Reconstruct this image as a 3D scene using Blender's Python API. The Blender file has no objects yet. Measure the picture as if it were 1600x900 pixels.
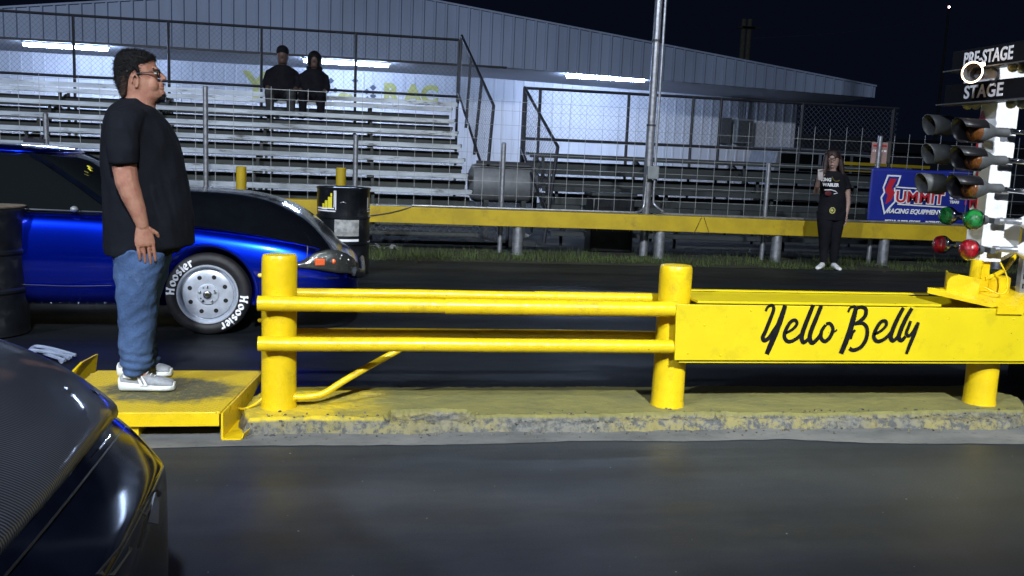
import bpy, bmesh, math, random
from mathutils import Vector, Matrix, noise
random.seed(7)
S = bpy.context.scene
COL = S.collection
R_ = math.radians
PI = math.pi

# ---------------------------------------------------------------- camera
FPX = 1420.0; CAMH = 1.37
YAW = R_(10); PITCH = math.atan((450-246)/FPX); ROLL = math.atan(.042)
fw = Vector((math.sin(YAW)*math.cos(PITCH), math.cos(YAW)*math.cos(PITCH), -math.sin(PITCH)))
r0 = Vector((math.cos(YAW), -math.sin(YAW), 0)); u0 = r0.cross(fw)
rt = r0*math.cos(ROLL)+u0*math.sin(ROLL); up = u0*math.cos(ROLL)-r0*math.sin(ROLL)
cam_d = bpy.data.cameras.new('camera'); cam = bpy.data.objects.new('camera', cam_d); COL.objects.link(cam)
cam.matrix_world = Matrix(((rt.x, up.x, -fw.x, 0), (rt.y, up.y, -fw.y, 0), (rt.z, up.z, -fw.z, CAMH), (0, 0, 0, 1)))
cam_d.sensor_width = 36; cam_d.lens = FPX/1600*36; cam_d.clip_start = .05; cam_d.clip_end = 2000
S.camera = cam

# ---------------------------------------------------------------- night sky, track floodlights, exposure
W = bpy.data.worlds.new('World'); S.world = W; W.use_nodes = True
bg = W.node_tree.nodes['Background']; bg.inputs[0].default_value = (.16, .25, .62, 1); bg.inputs[1].default_value = .012
def flood(name, loc, target, size, power, col, spread=180):
    d = bpy.data.lights.new(name, 'AREA'); d.shape = 'DISK'; d.size = size; d.energy = power; d.color = col; d.spread = R_(spread)
    o = bpy.data.objects.new(name, d); COL.objects.link(o); o.location = loc
    o.rotation_euler = (Vector(target)-Vector(loc)).to_track_quat('-Z', 'Y').to_euler()
flood('floodlight_behind_the_camera', (1.6, -14.0, 13.5), (1.9, 4.0, 0), .8, 640, (.90, .95, 1.0), 50)
flood('floodlight_down_the_track', (17, -9, 12), (7, 13, 0), .7, 380, (.76, .86, 1.0))
flood('floodlight_over_the_pits', (-13, -8, 12), (-5, 14, 2), .8, 3700, (.74, .83, 1.0))
S.view_settings.view_transform = 'Standard'; S.view_settings.look = 'None'
S.view_settings.exposure = 0; S.view_settings.gamma = 1
S.cycles.use_denoising = True
S.cycles.max_bounces = 6; S.cycles.transparent_max_bounces = 12
S.cycles.sample_clamp_indirect = 4; S.cycles.caustics_reflective = False; S.cycles.caustics_refractive = False

# ---------------------------------------------------------------- picture-measured places: a ray meets the plane where the thing stands
def ray(x, y): return fw*FPX+rt*(x-800)-up*(y-450)
def at(x, y, Y):
    d = ray(x, y); return Vector((0, 0, CAMH))+d*(Y/d.y)
def ground(x, y, z=0):
    d = ray(x, y); return Vector((0, 0, CAMH))+d*((z-CAMH)/d.z)
def xz(x, y, Y):
    q = at(x, y, Y); return q.x, q.z

# ---------------------------------------------------------------- materials
def mat(name, col, rough=.6, metal=0, var=.15, vscale=6, bump=0, bscale=40, spec=.5, coat=0, col2=None, emit=None, estr=0, tex='Object', dirt=0, dirtcol=(.03, .028, .025), dscale=3, stretch=None, rvar=0, trans=0, chips=0, chipcol=(.05, .035, .02)):
    m = bpy.data.materials.new(name); m.use_nodes = True
    nt = m.node_tree; b = nt.nodes['Principled BSDF']; L = nt.links.new
    b.inputs['Roughness'].default_value = rough; b.inputs['Metallic'].default_value = metal
    b.inputs['Specular IOR Level'].default_value = spec; b.inputs['Coat Weight'].default_value = coat
    b.inputs['Coat Roughness'].default_value = .06
    b.inputs['Transmission Weight'].default_value = trans
    tc = nt.nodes.new('ShaderNodeTexCoord'); src = tc.outputs[tex]
    if stretch:
        mp = nt.nodes.new('ShaderNodeMapping'); mp.inputs['Scale'].default_value = stretch; L(src, mp.inputs[0]); src = mp.outputs[0]
    def nz(scale, det=5, rg=.6):
        n = nt.nodes.new('ShaderNodeTexNoise'); n.inputs['Scale'].default_value = scale; n.inputs['Detail'].default_value = det; n.inputs['Roughness'].default_value = rg
        L(src, n.inputs['Vector']); return n.outputs[0]
    c = (*col, 1); c2 = (*(col2 or tuple(max(0, v*(1-2*var)) for v in col)), 1)
    rp = nt.nodes.new('ShaderNodeValToRGB'); rp.color_ramp.elements[0].position = .38; rp.color_ramp.elements[1].position = .62
    rp.color_ramp.elements[0].color = c2; rp.color_ramp.elements[1].color = c
    L(nz(vscale), rp.inputs[0]); out = rp.outputs[0]
    if dirt:
        mr = nt.nodes.new('ShaderNodeValToRGB'); mr.color_ramp.elements[0].position = .56; mr.color_ramp.elements[1].position = .66
        mr.color_ramp.elements[1].color = (dirt, dirt, dirt, 1)
        L(nz(dscale, 8, .7), mr.inputs[0])
        mx = nt.nodes.new('ShaderNodeMix'); mx.data_type = 'RGBA'; mx.inputs[7].default_value = (*dirtcol, 1)
        L(mr.outputs[0], mx.inputs[0]); L(out, mx.inputs[6]); out = mx.outputs[2]
    if chips:
        mr = nt.nodes.new('ShaderNodeValToRGB'); mr.color_ramp.elements[0].position = chips; mr.color_ramp.elements[1].position = chips+.02
        L(nz(38, 4, .75), mr.inputs[0])
        mx = nt.nodes.new('ShaderNodeMix'); mx.data_type = 'RGBA'; mx.inputs[7].default_value = (*chipcol, 1)
        L(mr.outputs[0], mx.inputs[0]); L(out, mx.inputs[6]); out = mx.outputs[2]
    L(out, b.inputs['Base Color'])
    if rvar:
        ma = nt.nodes.new('ShaderNodeMath'); ma.operation = 'MULTIPLY_ADD'; ma.inputs[1].default_value = rvar; ma.inputs[2].default_value = rough-rvar/2
        L(nz(vscale*1.7), ma.inputs[0]); L(ma.outputs[0], b.inputs['Roughness'])
    if bump:
        bp = nt.nodes.new('ShaderNodeBump'); bp.inputs['Strength'].default_value = bump; bp.inputs['Distance'].default_value = .01
        L(nz(bscale, 6), bp.inputs['Height']); L(bp.outputs[0], b.inputs['Normal'])
    if emit:
        b.inputs['Emission Color'].default_value = (*emit, 1); b.inputs['Emission Strength'].default_value = estr
    return m
YEL = (.76, .53, .008)
M = {
 'yellow': mat('yellow_paint', YEL, .30, var=.06, vscale=9, bump=.35, bscale=26, dirt=.42, dirtcol=(.26, .18, .02), dscale=6, rvar=.25, chips=.69),
 'beam_yellow': mat('beam_yellow_paint', (.66, .52, .007), .40, var=.04, vscale=4, bump=.22, bscale=12, dirt=.3, dirtcol=(.40, .29, .01), dscale=9, chips=.70),
 'guard_yellow': mat('guardrail_yellow_paint', (.54, .38, .008), .6, var=.12, vscale=2.5, bump=.2, bscale=12, dirt=.55, dirtcol=(.25, .17, .02), dscale=2.4),
 'galv': mat('galvanised_steel', (.50, .52, .56), .38, .75, var=.18, vscale=14, bump=.1, bscale=30),
 'wire': mat('galvanised_wire', (.40, .42, .43), .5, .5, var=.1),
 'chainwire': mat('dull_chain_link_wire', (.13, .14, .16), .6, .3, var=.1),
 'black_steel': mat('black_painted_steel', (.018, .02, .028), .5, var=.1),
 'black_rubber': mat('black_rubber', (.012, .012, .014), .62, var=.2, vscale=12, bump=.2, bscale=60, dirt=.5, dirtcol=(.035, .034, .033), dscale=6),
 'drum': mat('black_drum_paint', (.012, .014, .018), .32, var=.3, vscale=5, bump=.25, bscale=8, dirt=.6, dirtcol=(.05, .05, .05), dscale=5),
 'white': mat('white_paint', (.86, .87, .88), .45, var=.04, dirt=.3, dirtcol=(.45, .45, .46), dscale=7),
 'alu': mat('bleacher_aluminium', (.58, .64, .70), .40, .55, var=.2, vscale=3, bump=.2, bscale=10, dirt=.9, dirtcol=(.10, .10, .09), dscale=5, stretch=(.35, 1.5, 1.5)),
 'alu_dull': mat('gap_shade_aluminium', (.075, .085, .078), .65, .2, var=.3, vscale=2, bump=.2, bscale=8, dirt=.7, dirtcol=(.03, .035, .03), dscale=2, stretch=(.35, 1, 1)),  # dark of the gaps between seat rows put into the colour
 'alu_dark': mat('unlit_plank_aluminium', (.045, .055, .058), .6, .2, var=.2, vscale=2, dirt=.7, dirtcol=(.03, .035, .035), dscale=2, stretch=(.35, 1, 1)),  # shade over the right bleachers put into a darker plank colour
 'fascia': mat('grey_ribbed_sheet', (.38, .46, .62), .6, .0, var=.12, vscale=.5, dirt=.35, dirtcol=(.28, .34, .46), dscale=.8, stretch=(1, 1, .3)),
 'wall': mat('white_ribbed_sheet', (.72, .73, .78), .5, 0, var=.04, vscale=.6, dirt=.25, dirtcol=(.5, .52, .56), dscale=.9, stretch=(1, 1, .3)),
 'soffit': mat('soffit_sheet', (.42, .44, .50), .6, 0, var=.05, vscale=.7),
 'tube': mat('lit_tube', (.9, .9, 1), .4, emit=(.50, .66, 1.0), estr=270),
 'skin': mat('skin', (.36, .185, .125), .6, spec=.3, col2=(.29, .125, .085), vscale=22, bump=.3, bscale=160, rvar=.2),
 'skin_far': mat('pale_skin', (.36, .23, .19), .55, var=.06),
 'skin_dark': mat('shaded_skin', (.12, .07, .055), .55, var=.06),  # backlit shade of the seated figures put into the skin colour
 'hair': mat('black_hair', (.0065, .006, .007), .6, var=.4, vscale=60, bump=1, bscale=150, spec=.25),
 'hair_brown': mat('brown_hair', (.030, .012, .010), .55, var=.3, vscale=20, bump=.6, bscale=60),
 'tee': mat('black_cotton', (.0065, .008, .0125), .9, var=.15, vscale=4, bump=.35, bscale=25, spec=.15),
 'dark_cloth': mat('dark_cloth', (.012, .012, .016), .9, var=.2, spec=.15),
 'grey_trouser': mat('grey_trousers', (.06, .065, .065), .9, var=.2, spec=.15),
 'denim': mat('washed_denim', (.060, .108, .225), .85, var=.16, vscale=7, bump=.6, bscale=90, spec=.15, dirt=.5, dirtcol=(.11, .17, .30), dscale=5),
 'shoe': mat('grey_mesh_shoe', (.33, .35, .38), .8, var=.1, vscale=40, bump=.4, bscale=150),
 'sole': mat('pale_shoe_sole', (.66, .70, .68), .6, var=.06),
 'carpaint': mat('metallic_blue_paint', (.003, .034, .92), .27, 1.0, var=.04, vscale=3, coat=1),
 'carpaint2': mat('black_bonnet_paint', (.004, .005, .007), .12, 0, var=.1, coat=.3, spec=.3),
 'glass': mat('dark_car_glass', (.006, .008, .009), .05, 0, var=0, spec=.6),
 'chrome': mat('polished_metal', (.78, .80, .84), .14, 1, var=.05),
 'rim': mat('polished_alloy', (.62, .67, .76), .30, .45, var=.08, vscale=20),
 'trim': mat('black_trim', (.01, .01, .012), .4, var=.1),
 'amber': mat('amber_lens', (.13, .04, .004), .2, var=.15, coat=.8, bump=.6, bscale=90),
 'orange': mat('orange_lens', (.75, .12, .03), .15, var=.15, coat=1),
 'green': mat('green_lens', (.008, .22, .035), .15, var=.35, vscale=30, coat=1, bump=.7, bscale=80),
 'red': mat('red_lens', (.38, .002, .008), .15, var=.35, vscale=30, coat=1, bump=.7, bscale=80),
 'lampcan': mat('lamp_housing_grey', (.075, .08, .082), .55, var=.12, vscale=12),
 'lampwhite': mat('white_reflector_lamp', (.82, .83, .85), .4, var=.02),
 'bulb_cream': mat('unlit_frosted_bulb', (.62, .60, .30), .3, var=.1, coat=.5),
 'glow': mat('lit_pre_stage_ring', (1, .8, .6), .4, emit=(1.0, .62, .36), estr=9),
 'glowcore': mat('lit_pre_stage_bulb', (1, .8, .6), .4, emit=(1.0, .70, .42), estr=16),
 'blue_vinyl': mat('blue_vinyl', (.008, .022, .28), .5, var=.12, vscale=2, bump=.25, bscale=3),
 'red_ink': mat('red_ink', (.50, .015, .03), .5, var=.05),
 'white_ink': mat('white_ink', (.85, .86, .90), .5, var=.03),
 'black_ink': mat('black_sign_paint', (.010, .010, .012), .9, var=.2, vscale=30, spec=.1),
 'yellow_ink': mat('yellow_ink', (.75, .66, .03), .5, var=.05),
 'mural_yellow': mat('faded_yellow_mural', (.62, .60, .20), .6, var=.1),
 'mural_grey': mat('faded_grey_mural', (.10, .12, .18), .6, var=.1),
 'paper': mat('creased_label', (.42, .43, .42), .7, var=.25, vscale=14, bump=.6, bscale=20),
 'tan': mat('dusty_lid', (.20, .16, .12), .7, var=.25, vscale=6),
 'panelbox': mat('grey_metal_box', (.30, .33, .34), .5, .3, var=.1),
 'pinkpaper': mat('faded_notice', (.40, .26, .23), .7, var=.12),
 'dark_body': mat('dark_navy_paint', (.0028, .0042, .0100), .09, 0, var=.2, spec=.05),
 'bark': mat('dark_wood', (.06, .055, .05), .8, var=.2),
 'sign_black': mat('sign_board_black', (.004, .005, .008), .8, var=.1, spec=.15),
 'greywall': mat('dark_far_wall', (.05, .06, .08), .8, var=.2, vscale=.5),
}
# ---------------------------------------------------------------- mesh builder
class MB:
    def __init__(s): s.bm = bmesh.new()
    def face(s, pts):
        vs = [s.bm.verts.new(p) for p in pts]; return s.bm.faces.new(vs)
    def box(s, c, d, rz=0, rot=None):
        m = Matrix.Translation(c) @ (rot.to_4x4() if rot else Matrix.Rotation(rz, 4, 'Z')) @ Matrix.Diagonal((*d, 1))
        bmesh.ops.create_cube(s.bm, size=1, matrix=m); return s
    def bar(s, a, b, w, h=None, upv=(0, 0, 1)):
        a = Vector(a); b = Vector(b); h = h or w; d = b-a; L = d.length
        x = d.normalized(); z = Vector(upv)
        if abs(x.dot(z)) > .98: z = Vector((1, 0, 0))
        y = z.cross(x).normalized(); z = x.cross(y)
        m = Matrix(((x.x, y.x, z.x), (x.y, y.y, z.y), (x.z, y.z, z.z)))
        return s.box((a+b)/2, (L, w, h), rot=m)
    def loft(s, secs, cap=True, closed=True):
        rows = [[s.bm.verts.new(p) for p in q] for q in secs]
        n = len(rows[0])
        for i in range(len(rows)-1):
            for j in range(n if closed else n-1):
                k = (j+1) % n
                s.bm.faces.new((rows[i][j], rows[i][k], rows[i+1][k], rows[i+1][j]))
        if cap and closed:
            s.bm.faces.new(rows[0][::-1]); s.bm.faces.new(rows[-1])
        return s
    def tube(s, pts, r, n=10, cap=True):
        pts = [Vector(p) for p in pts]; rs = r if isinstance(r, list) else [r]*len(pts)
        secs = []; ref = None
        for i, p in enumerate(pts):
            t = (pts[min(i+1, len(pts)-1)]-pts[max(i-1, 0)]).normalized()
            if ref is None:
                ref = Vector((0, 0, 1)) if abs(t.z) < .9 else Vector((1, 0, 0))
            x = (ref-t*ref.dot(t)).normalized(); ref = x; y = t.cross(x)
            q = rs[i]; qx, qy = q if isinstance(q, tuple) else (q, q)
            secs.append([p+x*qx*math.cos(a)+y*qy*math.sin(a) for a in [2*PI*k/n for k in range(n)]])
        return s.loft(secs, cap)
    def lathe(s, prof, c, axis='Z', n=24, cap=True):
        # prof: (r, h) along axis
        c = Vector(c); ax = {'X': Vector((1, 0, 0)), 'Y': Vector((0, 1, 0)), 'Z': Vector((0, 0, 1))}[axis] if isinstance(axis, str) else Vector(axis).normalized()
        u = Vector((0, 0, 1)) if abs(ax.z) < .9 else Vector((1, 0, 0))
        u = (u-ax*u.dot(ax)).normalized(); v = ax.cross(u)
        secs = [[c+ax*h+(u*math.cos(a)+v*math.sin(a))*max(r, .0004) for a in [2*PI*k/n for k in range(n)]] for r, h in prof]
        return s.loft(secs, cap)
    def ball(s, c, r, n=12):
        rr = r if isinstance(r, (tuple, list)) else (r, r, r)
        bmesh.ops.create_uvsphere(s.bm, u_segments=n, v_segments=max(6, n*2//3), radius=1, matrix=Matrix.Translation(c) @ Matrix.Diagonal((*rr, 1))); return s
    def prism(s, poly, d):
        # poly: list of 3D points (planar), d: thickness vector
        d = Vector(d); a = [s.bm.verts.new(p) for p in poly]; b = [s.bm.verts.new(Vector(p)+d) for p in poly]
        s.bm.faces.new(a); s.bm.faces.new(b[::-1]); n = len(a)
        for i in range(n): s.bm.faces.new((a[i], b[i], b[(i+1) % n], a[(i+1) % n]))
        return s
    def build(s, name, m=None, parent=None, smooth=True, bevel=0, ang=35):
        bmesh.ops.recalc_face_normals(s.bm, faces=s.bm.faces[:])
        me = bpy.data.meshes.new(name); s.bm.to_mesh(me); s.bm.free()
        return link(name, me, m, parent, smooth, bevel, ang)
def link(name, me, m=None, parent=None, smooth=True, bevel=0, ang=35):
    o = bpy.data.objects.new(name, me); COL.objects.link(o)
    if m: me.materials.append(M[m] if isinstance(m, str) else m)
    if smooth:
        me.polygons.foreach_set('use_smooth', [True]*len(me.polygons)); me.set_sharp_from_angle(angle=R_(ang))
    if bevel:
        b = o.modifiers.new('Bevel', 'BEVEL'); b.width = bevel; b.segments = 2; b.limit_method = 'ANGLE'; b.angle_limit = R_(40)
    if parent: adopt(o, parent)
    return o
def adopt(o, parent):
    # no object here is rotated or scaled, so the parent's own location is all there is to undo
    o.parent = parent; o.matrix_parent_inverse = Matrix.Translation(-Vector(parent.location))
def tag(o, label=None, cat=None, group=None, kind=None):
    if label: o['label'] = label
    if cat: o['category'] = cat
    if group: o['group'] = group
    if kind: o['kind'] = kind
    return o
def thing(name, loc, label, cat, group=None):
    o = bpy.data.objects.new(name, None); COL.objects.link(o); o.location = loc; o.empty_display_size = .2
    return tag(o, label, cat, group)
def copy_tree(o, dx, parent=None):
    c = o.copy(); COL.objects.link(c)
    if parent: c.parent = parent
    else: c.location = o.location+Vector(dx)
    for ch in o.children: copy_tree(ch, dx, c)
    return c
BAKE = bpy.data.scenes.new('bake')
def baked(o, *more):
    for q in (o, *more): BAKE.collection.objects.link(q)
    vl = BAKE.view_layers[0]; vl.update(); dg = vl.depsgraph; dg.update()
    me = bpy.data.meshes.new_from_object(o.evaluated_get(dg))
    for q in (o, *more): BAKE.collection.objects.unlink(q)
    return me
def remesh(mb, name, m, parent, voxel=.008, smooth=4, disp=None, factor=.5):
    o = mb.build('tmp', None, None, False)
    r = o.modifiers.new('r', 'REMESH'); r.mode = 'VOXEL'; r.voxel_size = voxel
    if smooth:
        sm = o.modifiers.new('s', 'SMOOTH'); sm.iterations = smooth; sm.factor = factor
    me = baked(o); bpy.data.objects.remove(o)
    if disp:
        n = len(me.vertices); nn = [0.0]*(3*n); me.vertices.foreach_get('normal', nn); cc = [0.0]*(3*n); me.vertices.foreach_get('co', cc)
        for i in range(n):
            h = disp(Vector(cc[3*i:3*i+3]))
            for k in range(3): cc[3*i+k] += nn[3*i+k]*h
        me.vertices.foreach_set('co', cc); me.update()
    me.name = name
    o = link(name, me, m, parent, True, 0, 180)
    return o
def vol(me):
    bm = bmesh.new(); bm.from_mesh(me); v = abs(bm.calc_volume()); n = len(bm.verts); bm.free(); return v, n
def cut(o, cutter):
    mt = o.data.materials[0] if o.data.materials else None
    v0, n0 = vol(o.data); best = None
    for solver, hole in (('EXACT', False), ('EXACT', True), ('FAST', False)):
        md = o.modifiers.new('b', 'BOOLEAN'); md.operation = 'DIFFERENCE'; md.object = cutter; md.solver = solver
        if solver == 'EXACT' and hole: md.use_self = True; md.use_hole_tolerant = True
        me = baked(o, cutter); o.modifiers.remove(md); v1, n1 = vol(me)
        if .3*v0 < v1 < v0*.9995 and n1 > 10: best = me; break
    if best is None: best = me; print('CUT FAILED', o.name, v0, v1)
    best.materials.clear()
    if mt: best.materials.append(mt)
    o.data = best
    bpy.data.objects.remove(cutter)
    return o
def catmull(pts, n=6):
    P = [Vector(p) for p in pts]; out = []
    for i in range(len(P)-1):
        a = P[max(i-1, 0)]; b = P[i]; c = P[i+1]; d = P[min(i+2, len(P)-1)]
        for k in range(n):
            t = k/n
            out.append(.5*((2*b)+(c-a)*t+(2*a-5*b+4*c-d)*t*t+(3*b-a-3*c+d)*t**3))
    out.append(P[-1]); return out
def ribbon(mb, pts, w, origin, ax, ay, nrm, lift=.001, pen=None):
    # brush stroke: pts 2D, w width or function(t); pen=(angle, ratio) for a broad nib
    P = [Vector(p) for p in pts]; n = len(P); V = []
    for i, p in enumerate(P):
        t = (P[min(i+1, n-1)]-P[max(i-1, 0)])
        if t.length < 1e-9: t = Vector((1, 0))
        t.normalize(); q = Vector((-t.y, t.x))
        if pen:
            a = math.atan2(t.y, t.x)-pen[0]; ww = w*(pen[1]+(1-pen[1])*abs(math.sin(a)))/2
        else: ww = (w(i/(n-1)) if callable(w) else w)/2
        V.append((p+q*ww, p-q*ww))
    def to3(v): return origin+ax*v.x+ay*v.y+nrm*lift
    vs = [(mb.bm.verts.new(to3(a)), mb.bm.verts.new(to3(b))) for a, b in V]
    for i in range(n-1):
        try: mb.bm.faces.new((vs[i][0], vs[i][1], vs[i+1][1], vs[i+1][0]))
        except ValueError: pass
def text(parent, name, s, loc, size, m, ax, nrm, bold=0, align='CENTER', extr=.0015, xs=1, shear=0, space=1):
    cu = bpy.data.curves.new('t', 'FONT'); cu.body = s; cu.size = size; cu.align_x = align; cu.align_y = 'CENTER'
    cu.extrude = extr; cu.offset = bold; cu.shear = shear; cu.space_character = space; cu.resolution_u = 4
    o = bpy.data.objects.new('t', cu); COL.objects.link(o)
    me = baked(o); bpy.data.objects.remove(o)
    ax = Vector(ax).normalized(); nrm = Vector(nrm).normalized(); ay = nrm.cross(ax)
    mw = Matrix(((ax.x, ay.x, nrm.x, loc[0]), (ax.y, ay.y, nrm.y, loc[1]), (ax.z, ay.z, nrm.z, loc[2]), (0, 0, 0, 1))) @ Matrix.Diagonal((xs, 1, 1, 1))
    me.transform(mw)
    me.materials.clear()
    return link(name, me, m, parent, False)
# ================================================================ SETTING
def nodes(name):
    m = bpy.data.materials.new(name); m.use_nodes = True; nt = m.node_tree
    return m, nt, nt.nodes['Principled BSDF'], nt.links.new
def N(nt, t, **k):
    n = nt.nodes.new('ShaderNode'+t)
    for a, v in k.items(): setattr(n, a, v)
    return n
def ramp(nt, src, stops):
    r = N(nt, 'ValToRGB'); e = r.color_ramp.elements
    while len(e) > 1: e.remove(e[-1])
    e[0].position, e[0].color = stops[0][0], (*stops[0][1], 1)
    for p, c in stops[1:]:
        q = e.new(p); q.color = (*c, 1)
    nt.links.new(src, r.inputs[0]); return r.outputs[0]
def noise_n(nt, src, scale, det=6, rg=.6, st=None):
    if st:
        mp = N(nt, 'Mapping'); mp.inputs['Scale'].default_value = st; nt.links.new(src, mp.inputs[0]); src = mp.outputs[0]
    n = N(nt, 'TexNoise'); n.inputs['Scale'].default_value = scale; n.inputs['Detail'].default_value = det; n.inputs['Roughness'].default_value = rg
    nt.links.new(src, n.inputs['Vector']); return n.outputs[0]
def mix(nt, f, a, b, mode='MIX'):
    x = N(nt, 'Mix', data_type='RGBA', blend_type=mode)
    for i, v in ((0, f), (6, a), (7, b)):
        if isinstance(v, (int, float)): x.inputs[i].default_value = v
        elif isinstance(v, tuple): x.inputs[i].default_value = (*v, 1)
        else: nt.links.new(v, x.inputs[i])
    return x.outputs[2]
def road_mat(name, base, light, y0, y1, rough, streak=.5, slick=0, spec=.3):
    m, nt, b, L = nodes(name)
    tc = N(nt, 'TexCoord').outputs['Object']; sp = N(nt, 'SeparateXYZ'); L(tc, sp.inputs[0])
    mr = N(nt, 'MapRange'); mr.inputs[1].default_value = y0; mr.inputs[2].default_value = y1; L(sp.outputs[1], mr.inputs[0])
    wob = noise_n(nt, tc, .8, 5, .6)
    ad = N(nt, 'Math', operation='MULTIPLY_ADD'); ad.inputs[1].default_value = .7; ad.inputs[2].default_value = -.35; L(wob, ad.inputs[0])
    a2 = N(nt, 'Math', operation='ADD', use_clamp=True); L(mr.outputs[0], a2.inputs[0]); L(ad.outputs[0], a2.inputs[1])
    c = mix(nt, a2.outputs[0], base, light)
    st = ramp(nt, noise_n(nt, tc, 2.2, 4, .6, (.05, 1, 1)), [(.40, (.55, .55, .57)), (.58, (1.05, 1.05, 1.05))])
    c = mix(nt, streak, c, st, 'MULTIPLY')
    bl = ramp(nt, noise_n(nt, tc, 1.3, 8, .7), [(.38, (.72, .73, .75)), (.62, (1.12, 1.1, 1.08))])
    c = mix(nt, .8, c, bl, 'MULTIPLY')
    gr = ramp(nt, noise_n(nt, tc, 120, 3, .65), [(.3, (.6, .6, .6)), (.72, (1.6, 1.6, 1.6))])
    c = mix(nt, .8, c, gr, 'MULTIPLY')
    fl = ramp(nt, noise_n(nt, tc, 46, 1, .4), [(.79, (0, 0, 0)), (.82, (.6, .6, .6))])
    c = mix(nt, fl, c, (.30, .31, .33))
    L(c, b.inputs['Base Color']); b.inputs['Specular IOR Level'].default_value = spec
    rr = ramp(nt, noise_n(nt, tc, 1.6, 5, .6, (.3, 1, 1)), [(.35, (rough-.1,)*3), (.65, (rough+.12,)*3)])
    sx = N(nt, 'MapRange', interpolation_type='SMOOTHSTEP'); sx.inputs[1].default_value = 1.7; sx.inputs[2].default_value = 2.5; L(sp.outputs[0], sx.inputs[0])
    sl = mix(nt, sx.outputs[0], rr, (slick, slick, slick)) if slick else rr     # polished, rubbered-in stretch
    L(sl, b.inputs['Roughness'])
    bp = N(nt, 'Bump'); bp.inputs['Strength'].default_value = .35; bp.inputs['Distance'].default_value = .004
    L(noise_n(nt, tc, 150, 3, .6), bp.inputs['Height']); L(bp.outputs[0], b.inputs['Normal'])
    if slick: bp.inputs['Strength'].default_value = .12
    return m
def sheet(name, x0, x1, y0, y1, z, m, kind='structure', nx=1, ny=1, hf=None):
    me = bpy.data.meshes.new(name); vs = []; fs = []
    for j in range(ny+1):
        for i in range(nx+1):
            x = x0+(x1-x0)*i/nx; y = y0+(y1-y0)*j/ny
            vs.append((x, y, z+(hf(x, y) if hf else 0)))
    for j in range(ny):
        for i in range(nx):
            a = j*(nx+1)+i; fs.append((a, a+1, a+nx+2, a+nx+1))
    me.from_pydata(vs, [], fs); o = link(name, me, m, None, bool(hf), 0, 60)
    if kind: o['kind'] = kind
    return o
M['dirt'] = mat('dark_ground', (.045, .045, .038), .95, var=.3, vscale=1.2, bump=.6, bscale=14, dirt=.6, dirtcol=(.02, .03, .012), dscale=1)
sheet('ground', -300, 300, -150, 450, -.03, 'dirt')
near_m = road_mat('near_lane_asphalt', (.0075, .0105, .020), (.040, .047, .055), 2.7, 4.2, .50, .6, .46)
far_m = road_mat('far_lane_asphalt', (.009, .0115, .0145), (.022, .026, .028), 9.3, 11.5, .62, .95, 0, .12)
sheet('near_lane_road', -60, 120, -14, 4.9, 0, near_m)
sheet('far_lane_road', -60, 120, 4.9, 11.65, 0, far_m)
# pale concrete strip with a wandering front edge
m, nt, b, L = nodes('pale_concrete_strip')
tc = N(nt, 'TexCoord').outputs['Object']
c = ramp(nt, noise_n(nt, tc, 3, 8, .7, (.5, 1, 1)), [(.3, (.07, .075, .078)), (.5, (.135, .14, .138)), (.7, (.20, .20, .19))])
c = mix(nt, ramp(nt, noise_n(nt, tc, 22, 3, .6), [(.60, (0, 0, 0)), (.7, (.6, .6, .6))]), c, (.07, .075, .08))
L(c, b.inputs['Base Color']); b.inputs['Roughness'].default_value = .85
mb = MB(); k = 0; pa = []; pb = []
for i in range(331):
    x = -2.6+i*.02*1.02
    e = 4.17-.060*noise.noise(Vector((x*1.3, 3, 0)))-.012*noise.noise(Vector((x*9, 1, 0)))-(.10*max(0, min(1, (x-2.2)/.8)))
    pa.append(mb.bm.verts.new((x, e, .004))); pb.append(mb.bm.verts.new((x, 4.45, .004)))
for i in range(330): mb.bm.faces.new((pa[i], pa[i+1], pb[i+1], pb[i]))
tag(mb.build('concrete_edge_path', m, None, False), kind='structure')
# broken, painted concrete kerb island under the barrier
m, nt, b, L = nodes('worn_kerb_paint')
tc = N(nt, 'TexCoord').outputs['Object']; sp = N(nt, 'SeparateXYZ'); L(tc, sp.inputs[0])
nz = noise_n(nt, tc, 7, 8, .72, (.5, 1, 1))
olive = ramp(nt, nz, [(.25, (.11, .105, .045)), (.48, (.19, .180, .055)), (.7, (.25, .23, .065))])
# fresh paint round the left post
mr = N(nt, 'MapRange'); mr.inputs[1].default_value = .24; mr.inputs[2].default_value = -.06; L(sp.outputs[0], mr.inputs[0])
mu = N(nt, 'Math', operation='MULTIPLY'); L(mr.outputs[0], mu.inputs[0])
fr = ramp(nt, noise_n(nt, tc, 5, 6, .7), [(.40, (.25,)*3), (.55, (1,)*3)]); L(fr, mu.inputs[1])
c = mix(nt, mu.outputs[0], olive, (.62, .46, .015))
# bare grey concrete where the edge has crumbled (lower than the painted top), and specks
zr = N(nt, 'MapRange'); zr.inputs[1].default_value = .070; zr.inputs[2].default_value = .058; L(sp.outputs[2], zr.inputs[0])
spk = ramp(nt, noise_n(nt, tc, 26, 6, .75), [(.42, (0, 0, 0)), (.55, (1, 1, 1))])
barec = mix(nt, spk, (.07, .073, .07), (.15, .15, .14))
ylsp = ramp(nt, noise_n(nt, tc, 13, 7, .8), [(.44, (0, 0, 0)), (.54, (.85, .85, .85))])
lf = ramp(nt, noise_n(nt, tc, 1.7, 3, .6), [(.40, (.15, .15, .15)), (.58, (1, 1, 1))])
barec = mix(nt, mix(nt, 1.0, ylsp, lf, 'MULTIPLY'), barec, (.25, .215, .065))
c = mix(nt, zr.outputs[0], c, barec)
dk = ramp(nt, noise_n(nt, tc, 9, 9, .8), [(.60, (0, 0, 0)), (.66, (.8, .8, .8))])
c = mix(nt, dk, c, (.10, .095, .06))
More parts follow.
